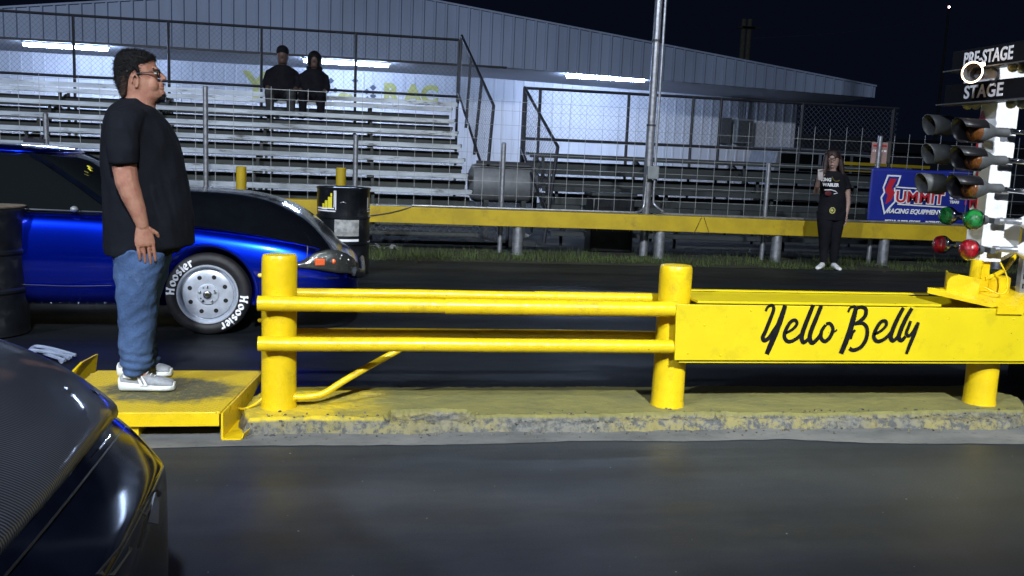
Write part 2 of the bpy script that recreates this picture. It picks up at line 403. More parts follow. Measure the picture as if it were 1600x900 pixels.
L(c, b.inputs['Base Color']); b.inputs['Roughness'].default_value = .85
bp = N(nt, 'Bump'); bp.inputs['Strength'].default_value = .7; bp.inputs['Distance'].default_value = .008
L(noise_n(nt, tc, 55, 8, .75), bp.inputs['Height']); L(bp.outputs[0], b.inputs['Normal'])
def kerb_h(x, y):
    nn = lambda s, o: noise.noise(Vector((x*s, y*s*1.4, o)))
    edge = 4.345+.030*nn(2.2, 5)+.022*noise.noise(Vector((x*9, 2, 0)))+.010*noise.noise(Vector((x*30, 2, 9)))
    if x > 2.9: edge -= .05*min(1, (x-2.9)/.5)
    top = .080+.004*nn(6, 1)+.003*nn(25, 2)
    t = (y-edge)/.025
    h = top if t > 1 else (top*max(0, t)**.7 if t > 0 else -.02)
    # low crumbled shelf in front of the painted top
    shelf = 4.405+.055*nn(1.1, 8)+.022*nn(4.5, 3)+.015*noise.noise(Vector((x*14, 7, 3)))
    if 0.18 < x < .62: shelf += .11*min(1, (x-.18)/.02, (.62-x)/.04)
    if x < .16: shelf -= .05
    if y < shelf and t > 0: h = min(h, .052+.016*nn(12, 4)+.010*nn(40, 3))
    be = 4.955+.03*nn(3, 7)
    if y > be: h = -.02
    # rounded ends
    d1 = (x-(-.56))-.10*abs((y-4.6)/.36)**2-.03*nn(8, 1)
    d2 = 3.93-.35*abs((y-4.72)/.42)**2+.05*nn(5, 2)-x
    for d in (d1, d2):
        if d < .04: h = min(h, h*max(0, d/.04)) if d > 0 else -.02
    # hole beside the conduit
    if math.hypot((x-.10)/.07, (y-4.80)/.035) < 1+.3*nn(18, 3): h = .060
    return h
k = sheet('kerb_island', -.62, 4.02, 4.22, 5.04, 0, m, 'structure', 520, 110, kerb_h)
# rubble crumbs along the crumbled edge
mb = MB()
for i in range(420):
    x = random.uniform(-.5, 3.9); y = 4.33+random.gauss(0, .035)+(.06 if random.random() < .3 else 0); s = random.uniform(.003, .011)
    z = max(.002, kerb_h(x, y))
    mb.box((x, y, z+s*.3), (s*random.uniform(.7, 1.6), s, s*.8), random.uniform(0, 3))
M['crumb'] = mat('concrete_crumbs', (.17, .16, .13), .9, var=.4, vscale=60, dirt=.8, dirtcol=(.35, .28, .05), dscale=9)
tag(mb.build('rubble', 'crumb', None, False), 'loose crumbs of broken concrete and yellow paint along the kerb edge', 'rubble', kind='stuff')

# grass verge
sheet('grass_verge', -60, 120, 11.62, 13.9, .004, mat('verge_soil', (.035, .04, .018), .95, var=.3, vscale=2.5, bump=.5, bscale=25, dirt=.8, dirtcol=(.015, .018, .012), dscale=1.2))
mb = MB()
for i in range(15000):
    x = random.uniform(-7, 12); y = 11.62+abs(random.gauss(0, .75))
    if noise.noise(Vector((x*.9, y*1.6, 0))) < -.12 or y > 13.8: continue
    h = random.uniform(.025, .085)*(1.2+noise.noise(Vector((x*.5, y, 4)))); a = random.uniform(0, PI); w = .005
    dx, dy = math.cos(a)*w, math.sin(a)*w; lx, ly = random.gauss(0, .02), random.gauss(0, .02)
    mb.face([(x-dx, y-dy, 0), (x+dx, y+dy, 0), (x+lx, y+ly, h)])
tag(mb.build('grass', mat('night_grass', (.070, .105, .022), .8, var=.3, vscale=1.5, dirt=.7, dirtcol=(.10, .09, .04), dscale=2), None, False), 'short patchy grass along the foot of the yellow guardrail', 'grass', kind='stuff')

# ---------------------------------------------------------------- building (gable end wall under a deep ribbed canopy)
BY, FY = 28.0, 25.0
b_ = thing('metal_building', (2, BY, 0), 'long grey ribbed metal building with a white lit wall under its canopy', 'building')
ZS = 3.78
def rib_sheet(mb, x0, x1, zf0, zf1, y, pitch=.305, dep=.05, y_in=.02):
    # ribbed cladding, one strip, profile runs along X
    pts = []; x = x0
    while x < x1-1e-6:
        for dx, dy in ((0, 0), (.225, 0), (.235, -dep), (.285, -dep)):
            if x+dx < x1: pts.append((x+dx, y+dy))
        x += pitch
    pts.append((x1, y))
    lo = [mb.bm.verts.new((px, py, zf0(px))) for px, py in pts]; hi = [mb.bm.verts.new((px, py, zf1(px))) for px, py in pts]
    for i in range(len(pts)-1): mb.bm.faces.new((lo[i], lo[i+1], hi[i+1], hi[i]))
def gable(x): return 5.60-.118*(x-.1) if x > .1 else 5.60+.128*(x-.1)
XW0, XW1, XC = -13.5, 14.05, 14.95
def soff(x): return ZS if x < 4 else ZS-.022*(x-4)
mb = MB(); rib_sheet(mb, XW0, XC, soff, gable, FY); 
mb.prism([(XW0, FY+.03, gable(XW0)-.02), (.1, FY+.03, gable(.1)-.02), (XC, FY+.03, gable(XC)-.02), (XC, FY+.03, soff(XC)+.02), (4, FY+.03, ZS+.02), (XW0, FY+.03, ZS+.02)], (0, .06, 0))
mb.build('fascia', 'fascia', b_, False)
mb = MB()
for xa, xb in ((XW0, .1), (.1, XC)):
    mb.prism([(xa, FY-.06, gable(xa)+.004), (xb, FY-.06, gable(xb)+.004), (xb, FY-.06, gable(xb)+.05), (xa, FY-.06, gable(xa)+.05)], (0, 22, 0))
mb.build('roof', 'fascia', b_, False)
mb = MB(); mb.prism([(XW0, FY+.1, soff(XW0)), (4, FY+.1, ZS), (4, BY, ZS-.06), (XW0, BY, ZS-.06)], (0, 0, .04))
mb.prism([(4, FY+.1, ZS), (XC, FY+.1, soff(XC)), (XC, BY, soff(XC)-.06), (4, BY, ZS-.06)], (0, 0, .04))
mb.build('soffit', 'soffit', b_, False)
mb = MB(); rib_sheet(mb, XW0, XW1, lambda x: 0, lambda x: ZS-.02, BY, .305, .02)
mb.box(((XW0+XW1)/2, BY+9, 1.9), (XW1-XW0, 17.9, 3.7)); mb.build('wall', 'wall', b_, False)
mb = MB(); mb.box((XW0/2+2, FY-.045, ZS-.01), (4-XW0, .03, .06)); mb.build('drip_edge', 'black_steel', b_, False)
def tube_light(xa, ya, xb, yb, label):
    a = at(xa, ya, FY+.25); c = at(xb, yb, FY+.25)
    t = thing('tube_light', ((a.x+c.x)/2, FY+.25, ZS-.06), label, 'tube light', 'tube lights under the canopy')
    z = ZS-.115
    mb = MB(); mb.tube([(a.x, FY+.25, z), (c.x, FY+.25, z)], .038, 10); mb.build('lit_tube', 'tube', t)
    mb = MB(); mb.box(((a.x+c.x)/2, FY+.25, ZS-.045), (c.x-a.x+.1, .13, .05)); mb.build('batten', 'white', t, True, .006)
tube_light(37, 71, 168, 76, 'lit tube light under the canopy, leftmost, above the top bleacher row')
tube_light(475, 88, 607, 94, 'lit tube light under the canopy, behind the two seated spectators')
tube_light(886, 108, 1007, 119, 'lit tube light under the canopy, beside the tall steel pole')
# mural painted on the wall
mw = BY-.024
def wallpt(px, py): q = at(px, py, mw); return q.x, q.z
mb = MB()
for cx, cy in ((517, 126), (555, 126), (524, 141), (573, 143), (583, 150), (574, 155), (583, 137)):
    x, z = wallpt(cx, cy); mb.prism([(x-.10, mw, z), (x, mw, z-.09), (x+.10, mw, z), (x, mw, z+.09)], (0, .003, 0))
mb.build('mural_chequers', 'mural_grey', b_, False)
x, z = wallpt(400, 136); text(b_, 'mural_letter', 'Y', (x, mw, z), 1.1, 'mural_yellow', (1, 0, 0), (0, -1, 0), .03)
x, z = wallpt(642, 148); text(b_, 'mural_letters', 'R AC', (x, mw, z), .72, 'mural_yellow', (1, 0, 0), (0, -1, 0), .04)
mb = MB(); x, z = wallpt(537, 151)
mb.prism([(x+.17*math.cos(a), mw, z+.12*math.sin(a)) for a in [2*PI*k/14 for k in range(14)]], (0, .003, 0))
mb.prism([(x+.19+.07*math.cos(a), mw, z+.02+.07*math.sin(a)) for a in [2*PI*k/12 for k in range(12)]], (0, .003, 0)); mb.build('mural_emblem', 'mural_yellow', b_, False)
# electrical cabinet on the wall
q = at(1160, 205, BY-.3)
t = thing('electrical_cabinet', (q.x, BY-.2, 1.9), 'grey electrical cabinet fixed to the end of the white wall', 'cabinet')
mb = MB(); mb.box((q.x+.05, BY-.22, q.z), (.55, .34, .75)); mb.build('box', 'panelbox', t, True, .015)
mb = MB(); mb.box((q.x+.05, BY-.40, q.z), (.47, .02, .66)); mb.build('door', 'lampcan', t, True, .006)
mb = MB(); mb.box((q.x-.52, BY-.14, q.z), (.34, .2, .8)); mb.build('breaker_box', 'lampcan', t, True, .01)
mb = MB()
for d in (-.12, .1): mb.tube([(q.x+d, BY-.14, q.z+.37), (q.x+d, BY-.14, ZS-.25)], .03, 8)
mb.build('conduit', 'galv', t)
mb = MB(); mb.box((q.x, BY-.14, ZS-.30), (1.5, .06, .05)); mb.build('rail', 'black_steel', t)
# ---------------------------------------------------------------- far background behind the fence on the right
t = thing('low_shed', (24, 42, 0), 'long low dark shed far behind the fence on the right', 'shed')
mb = MB(); mb.box((28, 45, 1.2), (22, 5, 2.4)); mb.build('wall', 'greywall', t, False)
mb = MB(); mb.prism([(16.5, 42, 2.4), (16.5, 45, 3.2), (16.5, 48, 2.4)], (23, 0, 0)); mb.build('roof', 'greywall', t, False)
q = at(1300, 232, 26)
t = thing('parked_van', (q.x, 26, 0), 'pale van with dark windows parked behind the fence near the woman', 'van')
X = q.x
prof = [(-2.3, .45), (2.25, .45), (2.3, 1.0), (2.1, 1.12), (1.35, 1.2), (.75, 1.95), (-2.2, 2.0), (-2.35, 1.2)]
mb = MB(); mb.prism([(X+a, 25.1, z) for a, z in prof], (0, 1.8, 0)); mb.build('body', mat('pale_van_paint', (.30, .33, .38), .4, coat=.4), t, True, .06)
mb = MB()
for a, c in ((-2.1, -.9), (-.8, .1)): mb.prism([(X+a, 25.09, 1.32), (X+c, 25.09, 1.32), (X+c, 25.09, 1.82), (X+a, 25.09, 1.82)], (0, -.012, 0))
mb.prism([(X+.2, 25.09, 1.32), (X+1.1, 25.09, 1.32), (X+.72, 25.09, 1.80), (X+.2, 25.09, 1.82)], (0, -.012, 0)); mb.build('window', 'glass', t, False)
for a in (-1.5, 1.4):
    mb = MB(); mb.lathe([(.01, -.1), (.34, -.1), (.36, -.05), (.36, .1), (.01, .1)], (X+a, 25.15, .36), 'Y', 20); mb.build('wheel', 'black_rubber', t)
t = thing('timber_rail', (19, 23, 0), 'yellow striped barrier rail behind the fence beside the woman', 'barrier rail')
a = at(1325, 255, 20); c = at(1356, 262, 20)
mb = MB(); mb.bar((a.x-.4, 20, a.z), (c.x+1.6, 20, a.z-.02), .05, .07); mb.bar((a.x-.4, 20, a.z-.16), (c.x+1.6, 20, a.z-.18), .05, .05); mb.build('rail', 'guard_yellow', t, False)
mb = MB(); mb.bar((a.x-.3, 20.06, 0), (a.x-.3, 20.06, a.z), .08); mb.bar((c.x+1.5, 20.06, 0), (c.x+1.5, 20.06, a.z), .08); mb.build('post', 'lampcan', t, False)
# utility poles beyond the roof
for px, lab in ((1163, 'faint wooden utility pole beyond the roof, left one of the close pair'), (1172, 'faint wooden utility pole beyond the roof, right one of the close pair')):
    q = at(px, 30, 52)
    t = thing('utility_pole', (q.x, 52, 0), lab, 'utility pole', 'utility poles beyond the roof')
    mb = MB(); mb.tube([(q.x, 52, 0), (q.x, 52, q.z)], [.19, .14], 10); mb.build('pole', mat('weathered_pole_wood', (.16, .15, .12), .9), t)
    mb = MB(); mb.bar((q.x-.5, 51.8, q.z-.5), (q.x+.6, 51.8, q.z-.5), .1, .12); mb.build('crossarm', 'bark', t, False)
q = at(1483, 11, 60)
t = thing('distant_lamp', (q.x, 60, 0), 'tiny distant lit lamp in the black sky above the light tower', 'lamp')
mb = MB(); mb.tube([(q.x, 60, 0), (q.x, 60, q.z-.2)], [.12, .07], 8); mb.build('mast', 'bark', t)
mb = MB(); mb.ball((q.x, 60, q.z), .075, 10); mb.build('lit_bulb', mat('distant_lamp_light', (1, .8, .8), .5, emit=(1, .75, .78), estr=9), t)
# power line
a = at(1500, -10, 55); c = at(1170, 60, 52)
mb = MB(); mb.tube([(c.x+(a.x-c.x)*k/12*1.6, 52+3*k/12, c.z+(a.z-c.z)*k/12*1.6-1.2*math.sin(PI*k/12)) for k in range(13)], .018, 5)
tag(mb.build('power_line', 'chainwire'), 'thin overhead power line crossing the black sky past the poles', 'cable')

# ---------------------------------------------------------------- bleachers
def bleacher(name, label, x0, x1, y0, rows, z0, rise, alu, plank2=True, frame_x=1.9):
    t = thing(name, ((x0+x1)/2, y0, 0), label, 'bleachers', 'bleachers behind the guardrail')
    t['group'] = 'bleachers behind the guardrail'
    for i in range(rows):
        y = y0+.61*i; z = z0+rise*i
        mb = MB(); mb.box(((x0+x1)/2, y+.12, z-.02), (x1-x0, .28, .04)); mb.box(((x0+x1)/2, y-.018, z-.044), (x1-x0-.02, .014, .080))
        s = mb.build('seat_plank', alu, t, False, .006)
        mb = MB(); mb.box(((x0+x1)/2, y-.15, z-rise-.02*0-.17+.02), (x1-x0, .25, .035)); mb.box(((x0+x1)/2, y-.30, z-rise-.17), (x1-x0, .03, .05))
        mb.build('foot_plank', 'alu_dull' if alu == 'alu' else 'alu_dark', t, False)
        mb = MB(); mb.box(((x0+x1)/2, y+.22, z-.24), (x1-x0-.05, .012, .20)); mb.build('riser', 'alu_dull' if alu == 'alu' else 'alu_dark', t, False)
        mb = MB()
        for xe in (x0-.008, x1+.008): mb.box((xe, y+.12, z-.02), (.016, .26, .055))
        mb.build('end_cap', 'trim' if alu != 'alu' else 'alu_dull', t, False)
    x = x0+.25
    while x < x1:
        mb = MB(); a = (x, y0-.1, .05); e = (x, y0+.61*rows, z0+rise*rows-.35)
        mb.bar((x, y0-.1, z0-.40), e, .05, .06)
        for i in range(0, rows+1, 2):
            y = y0+.61*i; mb.bar((x, y+.1, 0), (x, y+.1, z0+rise*i-.3), .045)
        for i in range(rows): 
            y = y0+.61*i; mb.bar((x+.03, y+.1, z0+rise*i-.42), (x+.03, y+.1, z0+rise*i-.04), .04, .05)
        mb.build('frame', 'alu_dull' if alu == 'alu' else 'alu_dark', t, False); x += frame_x
    return t
bl = bleacher('bleachers', 'eight row aluminium bleachers with two spectators on the top row', -9.5, 1.86, 14.0, 8, .575, .245, 'alu')
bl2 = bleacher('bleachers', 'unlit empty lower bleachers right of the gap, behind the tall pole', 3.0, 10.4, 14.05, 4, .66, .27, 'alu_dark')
def chain(mb, o, u, v, uw, vh, d=.085, r=.0022, skew=0):
    # crossing diagonal wires clipped to a parallelogram: o + u*s + (v + skew)*t
    o = Vector(o); u = Vector(u).normalized(); v = Vector(v)
    nrm = u.cross(v).normalized()
    def pt(s, t): return o+u*s+v*(t/vh if vh else 0)+nrm*0
    for sgn in (1, -1):
        s0 = -vh if sgn > 0 else 0
        s1 = uw if sgn > 0 else uw+vh
        s = s0
        while s < s1:
            # line s + sgn*t
            t0, t1 = 0, vh
            if sgn > 0:
                t0 = max(0, -s); t1 = min(vh, uw-s)
            else:
                t0 = max(0, s-uw); t1 = min(vh, s)
            if t1-t0 > .02: mb.bar(pt(s+sgn*t0, t0)+nrm*.002*sgn, pt(s+sgn*t1, t1)+nrm*.002*sgn, r*2)
            s += d
def fence_panel(name, label, a, b, c, d, posts, rails=True, mid=None, cat='fence', group=None):
    """a,b lower left/right; c,d upper left/right"""
    a, b, c, d = map(Vector, (a, b, c, d))
    t = thing(name, tuple((a+b)/2), label, cat, group)
    mb = MB(); mb.tube([c, d], .026, 8); mb.build('top_rail', 'black_steel', t)
    mb = MB(); mb.tube([a, b], .026, 8); mb.build('bottom_rail', 'black_steel', t)
    for f, dn in posts:
        p = a.lerp(b, f); q = c.lerp(d, f)
        mb = MB(); mb.tube([p-Vector((0, 0, dn)), q], .028, 8); mb.build('post', 'black_steel', t)
    mb = MB(); W_ = (b-a).length; H_ = (c-a).length; sh = (c-a)
    u = (b-a).normalized()
    # affine chain link: build in s,t with both directions
    n = int((W_+H_)/.1)
    for sgn in (1, -1):
        s = -H_ if sgn > 0 else 0
        while s < (W_ if sgn > 0 else W_+H_):
            if sgn > 0: t0, t1 = max(0, -s), min(H_, W_-s)
            else: t0, t1 = max(0, s-W_), min(H_, s)
            if t1-t0 > .03:
                def P_(tt):
                    ss = s+sgn*tt; lo = a.lerp(b, ss/W_); hi = c.lerp(d, ss/W_); return lo.lerp(hi, tt/H_)
                mb.bar(P_(t0), P_(t1), .003)
            s += .10
    mb.build('chain_link', 'chainwire', t, False)
    return t
# back fence of the big bleachers
zb, zt = 2.56, 3.70
X0, X1 = -9.2, 2.05; L_ = X1-X0
fence_panel('chain_link_fence', 'long black chain link back fence above the top bleacher row', (X0, 19.05, zb), (X1, 19.05, zb), (X0, 19.05, zt), (X1, 19.05, zt),
            [((x-X0)/L_, 2.3) for x in (-8.9, -7.1, -5.35, -3.62, -1.87, -.03, X1)], group='black chain link fences on the bleachers')
fence_panel('chain_link_fence', 'sloping black chain link side fence at the stair end of the big bleachers', (2.16, 15.45, 1.08), (2.06, 18.98, 2.62), (2.28, 15.45, 2.22), (2.09, 18.98, 3.78),
            [(0, .9), (.33, .2), (.66, .2), (1, .2)], group='black chain link fences on the bleachers')
mb = MB()
for z in (2.40,): mb.box(((X0+X1)/2, 19.0, z), (L_, .04, .09))
adopt(mb.build('back_plank', 'alu', None, False), bl)
X0, X1 = 2.98, 10.4; L_ = X1-X0
fence_panel('chain_link_fence', 'black chain link back fence above the unlit lower bleachers', (X0, 16.5, 1.72), (X1, 16.5, 1.72), (X0, 16.5, 2.62), (X1, 16.5, 2.62),
            [((x-X0)/L_, 1.3) for x in (3.02, 3.28, 4.95, 6.2, 6.75, 8.4, 10.3)], group='black chain link fences on the bleachers')
fence_panel('chain_link_fence', 'short sloping black chain link side fence left of the unlit bleachers', (2.95, 14.0, .55), (2.95, 16.4, 1.55), (3.10, 14.0, 1.56), (2.97, 16.4, 2.62),
            [(0, .5), (1, 1.2)], group='black chain link fences on the bleachers')
# low chain link between guardrail and bleachers
fence_panel('chain_link_fence', 'low black chain link fence at the foot of the big bleachers', (-6, 13.65, .05), (2.3, 13.65, .05), (-6, 13.65, .50), (2.3, 13.65, .50),
            [(0, .1), (.33, .1), (.66, .1), (1, .1)], group='black chain link fences on the bleachers')
# horizontal grey tank in the gap
t = thing('storage_tank', (2.52, 15.6, 0), 'grey cylindrical tank lying in the gap between the two bleachers', 'tank')
mb = MB(); mb.lathe([(.01, -.62), (.2, -.6), (.30, -.55), (.33, -.45), (.33, .45), (.30, .55), (.2, .6), (.01, .62)], (2.52, 15.6, .92), 'X', 28); mb.build('shell', mat('dull_grey_tank_paint', (.22, .235, .25), .6, .2, var=.1, dirt=.4, dirtcol=(.1, .1, .1)), t)
mb = MB()
for x in (2.2, 2.85): mb.box((x, 15.6, .32), (.08, .5, .64))
mb.build('cradle', 'alu_dark', t, False)
mb = MB(); mb.box((2.52, 15.25, 1.27), (1.05, .06, .05)); mb.build('top_bar', 'black_steel', t, False)

# ---------------------------------------------------------------- wire mesh fence on galvanised posts
mposts = [(-3.99, 1.66), (-1.99, 2.11), (.0, 1.56), (2.07, 1.54), (6.02, 1.42), (7.68, 1.88), (9.6, 1.9), (-6.0, 1.9)]
t = thing('wire_mesh_fence', (1, 12.98, 0), 'tall galvanised wire mesh fence standing behind the yellow guardrail', 'fence')
for x, h in mposts:
    y = 12.9 if x < 4 else 12.9-.13*(x-4)/1.5
    mb = MB(); mb.tube([(x, y, 0), (x, y, h)], .034, 12); mb.lathe([(.036, 0), (.036, .02), (.02, .035)], (x, y, h), 'Z', 12); mb.build('post', 'galv', t)
def fy(x): return 12.96 if x < 4 else 12.96-.087*(x-4)
mb = MB(); x = -8.0; k = 0; ps = []
while x < 12:
    top = 2.17+.01*math.sin(x*2) if x < 4.2 else (2.0 if x < 7.6 else 1.93)
    if 8.2 < x: top = 1.95
    y = fy(x); j = random.gauss(0, .006)
    mb.bar((x+j, y, .35), (x+random.gauss(0, .006), y, top+random.uniform(-.03, .03)), .0055); x += .245
zz = .42
while zz < 2.1:
    mb.bar((-8, 12.964, zz), (4, 12.964, zz+.0), .0045)
    if zz < 1.95: mb.bar((4, 12.964, zz), (12, fy(12)+.004, zz), .0045)
    zz += .20
mb.bar((-8, 12.964, 2.15), (4.2, 12.964, 2.15), .006)
mb.build('wire_mesh', 'wire', t, False)

# ---------------------------------------------------------------- yellow guardrail
def gy(x): return 12.62 if x < 3.5 else 12.62-.062*(x-3.5)
def guardrail(name, label, xa, xb, posts, wire=True):
    t = thing(name, (xa, gy(xa), 0), label, 'guardrail', 'yellow guardrails along the far lane')
    mb = MB(); xs = [xa+(xb-xa)*k/40 for k in range(41)]
    secs = []
    for x in xs:
        y = gy(x); z = .636-.0012*(x-2)+.004*noise.noise(Vector((x*.7, 0, 0)))
        secs.append([(x, y-.075, z-.225), (x, y-.075, z), (x, y+.075, z), (x, y+.075, z-.225)])
    mb.loft(secs); mb.build('beam', 'guard_yellow', t, False, .008)
    for x in posts:
        mb = MB(); mb.tube([(x, gy(x)+.02, 0), (x, gy(x)+.02, .41)], .075, 16); mb.lathe([(.09, 0), (.09, .012)], (x, gy(x)+.02, .004), 'Z', 16); mb.build('post', 'galv', t)
    return t
g = guardrail('guardrail', 'long yellow box beam guardrail running right from the black drum', .19, 14, [2.28, 4.36, 6.12, 7.78, 9.6])
mb = MB()
for xx in (4.88, 5.0): mb.bar((4.94+(xx-4.94)*.3, gy(5)-.078, .63), (xx+(xx-4.94)*.8, gy(5)-.078, .415), .008, .006)
mb.build('rust_seam', 'trim', g, False)
q = at(497, 312, 11.9)
t = thing('guardrail', (-3, 11.9, 0), 'short yellow guardrail end section showing between the blue car and drum', 'guardrail', 'yellow guardrails along the far lane')
mb = MB(); z1 = q.z; mb.box(((-7+q.x)/2, 11.9, z1-.11), (q.x+7, .22, .22)); mb.build('beam', 'guard_yellow', t, False, .012)
for x in (-1, -3, -5):
    mb = MB(); mb.tube([(x, 11.9, 0), (x, 11.9, z1-.21)], .075, 14); mb.build('post', 'galv', t)
# two yellow bollards
for px, py, lab in ((377, 260, 'yellow pipe bollard rising behind the bonnet of the blue car'), (533, 262, 'yellow pipe bollard rising just behind the black drum')):
    q = at(px, py, 12.3)
    mb = MB(); mb.lathe([(.01, 0), (.066, 0), (.066, q.z-.01), (.058, q.z), (.01, q.z)], (q.x, 12.3, 0), 'Z', 18)
    tag(mb.build('bollard', 'guard_yellow'), lab, 'bollard', 'yellow bollards behind the far lane')
# conduit pipe along the top of the guardrail
mb = MB(); P0 = lambda px, py: (at(px, py, 12.6))
pts = [(.78, 12.60, .655), (1.1, 12.60, .657), (3.7, 12.60, .657), (4.0, 12.66, .66), (4.1, 12.74, .68), (4.16, 12.80, .76), (4.18, 12.80, 1.2)]
mb.tube(catmull(pts, 4), .016, 8)
tag(mb.build('conduit_pipe', 'galv'), 'thin grey conduit running along the guardrail top to the left of the tall pole', 'conduit', 'conduits at the tall pole')
mb = MB(); mb.tube(catmull([(.20, 12.535, .50), (.45, 12.535, .545), (.65, 12.535, .60), (.80, 12.56, .65)], 4), .008, 6); adopt(mb.build('loose_cable', 'bark'), g)
mb = MB(); pts = [(4.30, 12.80, 1.2), (4.30, 12.80, .85), (4.33, 12.78, .76), (4.42, 12.66, .68), (4.55, 12.58, .655), (6.5, gy(6.5), .655), (12, gy(12), .645)]
mb.tube(catmull(pts, 4), .016, 8)
tag(mb.build('conduit_pipe', 'galv'), 'thin grey conduit leaving the junction box and running right along the guardrail', 'conduit', 'conduits at the tall pole')
# tall steel light pole
t = thing('light_pole', (4.235, 12.92, 0), 'tall galvanised light pole standing behind the guardrail', 'light pole')
mb = MB(); mb.tube([(4.235, 12.92, 0), (4.235, 12.92, 1.9), (4.235, 12.92, 1.901), (4.235, 12.92, 9)], [.062, .062, .056, .05], 18); mb.build('pole', 'galv', t)
mb = MB(); mb.tube([(4.315, 12.86, 1.3), (4.315, 12.86, 8.8)], .020, 8); mb.build('riser_conduit', 'galv', t)
for z in (1.9, 3.1, 4.5):
    mb = MB(); mb.lathe([(.068, 0), (.068, .03)], (4.235, 12.92, z), 'Z', 18); mb.build('clamp', 'lampcan', t)
mb = MB(); mb.box((4.26, 12.80, 1.235), (.17, .10, .19)); mb.build('junction_box', 'panelbox', t, True, .01)
mb = MB(); mb.bar((3.6, 12.9, 8.9), (4.9, 12.9, 8.9), .06); mb.box((3.7, 12.8, 8.75), (.4, .12, .3)); mb.box((4.8, 12.8, 8.75), (.4, .12, .3)); mb.build('lamp_head', 'lampcan', t, True, .01)
# second bin shape (dark) behind the mesh under the unlit bleachers
q = at(952, 320, 13.5)
t = thing('waste_bin', (q.x, 13.45, 0), 'dark square bin with a flat lid in front of the unlit bleachers', 'bin')
mb = MB(); mb.box((q.x, 13.45, .42), (.66, .4, .84)); mb.build('body', 'drum', t, True, .03)
mb = MB(); mb.box((q.x, 13.45, .875), (.72, .46, .06)); mb.build('lid', 'alu_dark', t, True, .02)
# blown litter on the verge
for px, py, lab in ((585, 390, 'scrap of white paper lying on the verge just right of the black drum'), (612, 391, 'scrap of white paper lying on the verge, middle one of three'), (820, 372, 'scrap of white paper lying behind the guardrail between two posts')):
    q = ground(px, py); mb = MB()
    for k in range(4):
        mb.box((q.x+random.gauss(0, .05), q.y+random.gauss(0, .04), .03+.01*k), (.09, .07, .004), 0, Matrix.Rotation(random.uniform(-.6, .6), 3, 'X') @ Matrix.Rotation(random.uniform(-.6, .6), 3, 'Y') @ Matrix.Rotation(random.uniform(0, 3), 3, 'Z'))
    tag(mb.build('litter', 'paper', None, False), lab, 'litter', 'litter on the verge')
# ================================================================ YELLOW BARRIER ON THE KERB
bar = thing('yellow_barrier', (1.7, 4.57, .08), 'yellow pipe rail barrier with lettered box beam on the kerb island', 'barrier')
def wob(c, s=4, a=.003, o=0): return a*noise.noise(Vector((c[0]*s, c[1]*s, c[2]*s+o)))
for x, z1 in ((-.36, .85), (1.685, .84), (3.57, .62)):
    mb = MB(); r = .086
    prof = [(.01, .06), (r+.006, .06), (r+.004, .085), (r, .11)]+[(r+.0006*math.sin(k*2.1), .11+(z1-.16)*k/10) for k in range(1, 11)]+[(r, z1-.03), (r*.985, z1-.012), (r*.93, z1), (r*.5, z1+.004), (.01, z1+.005)]
    mb.lathe(prof, (x, 4.57, 0), 'Z', 36)
    for v in mb.bm.verts: v.co.z += .005*(v.co.x-x)*3 if v.co.z > z1-.05 else 0
    mb.build('post', 'yellow', bar)
def rail(y, z, r, xa, xb, sleeve=None):
    mb = MB(); pts = []; rs = []; n = 30
    for k in range(n+1):
        x = xa+(xb-xa)*k/n; pts.append((x, y+.003*noise.noise(Vector((x*2, z, 0))), z+.004*noise.noise(Vector((x*1.5, y*3, z))))); rs.append(r*(1.0+.015*noise.noise(Vector((x*6, y, z)))))
    mb.tube(pts, rs, 18)
    if sleeve: mb.tube([(sleeve, y, z), (sleeve+.004, y, z), (xb, y, z)], [r, r+.0035, r+.0035], 18)
    return mb.build('rail', 'yellow', bar)
rail(4.450, .624, .0370, -.452, 1.66, .45)
rail(4.450, .427, .0360, -.450, 1.675)
rail(4.70, .640, .026, -.36, 1.70, .95)
rail(4.70, .436, .024, -.36, 1.70, None)
# box beam
mb = MB(); X0, X1 = 1.638, 5.6
mb.prism([(X0+.012, 4.405, .362), (X1, 4.405, .362), (X1, 4.405, .660), (X0, 4.405, .657)], (0, .014, 0))
mb.build('front_plate', 'beam_yellow', bar, False, .003)
mb = MB(); mb.box(((X0+X1)/2+.02, 4.55, .352), (X1-X0-.04, .26, .012)); mb.build('bottom_plate', 'beam_yellow', bar, False)
mb = MB()
secs = []
for x in (1.76, 2.2, 2.8, 3.1, 3.16): secs.append([(x, 4.425, .662), (x, 4.425, .674), (x, 4.74, .676), (x, 4.74, .664)])
mb.loft(secs); mb.build('top_plate', 'beam_yellow', bar, False)
mb = MB(); mb.box((3.6, 4.745, .52), (3.8, .012, .30)); mb.box((2.5, 4.76, .682), (1.6, .03, .008)); mb.build('rear_plate', 'beam_yellow', bar, False)
mb = MB(); 
for x, z in ((1.72, .40), (1.9, .39), (1.80, .55), (2.05, .63), (3.2, .60), (3.6, .60), (3.75, .42)): mb.lathe([(.006, 0), (.004, .003), (.0005, .004)], (x, 4.405, z), (0, -1, 0), 8)
mb.build('rivet', 'yellow', bar)
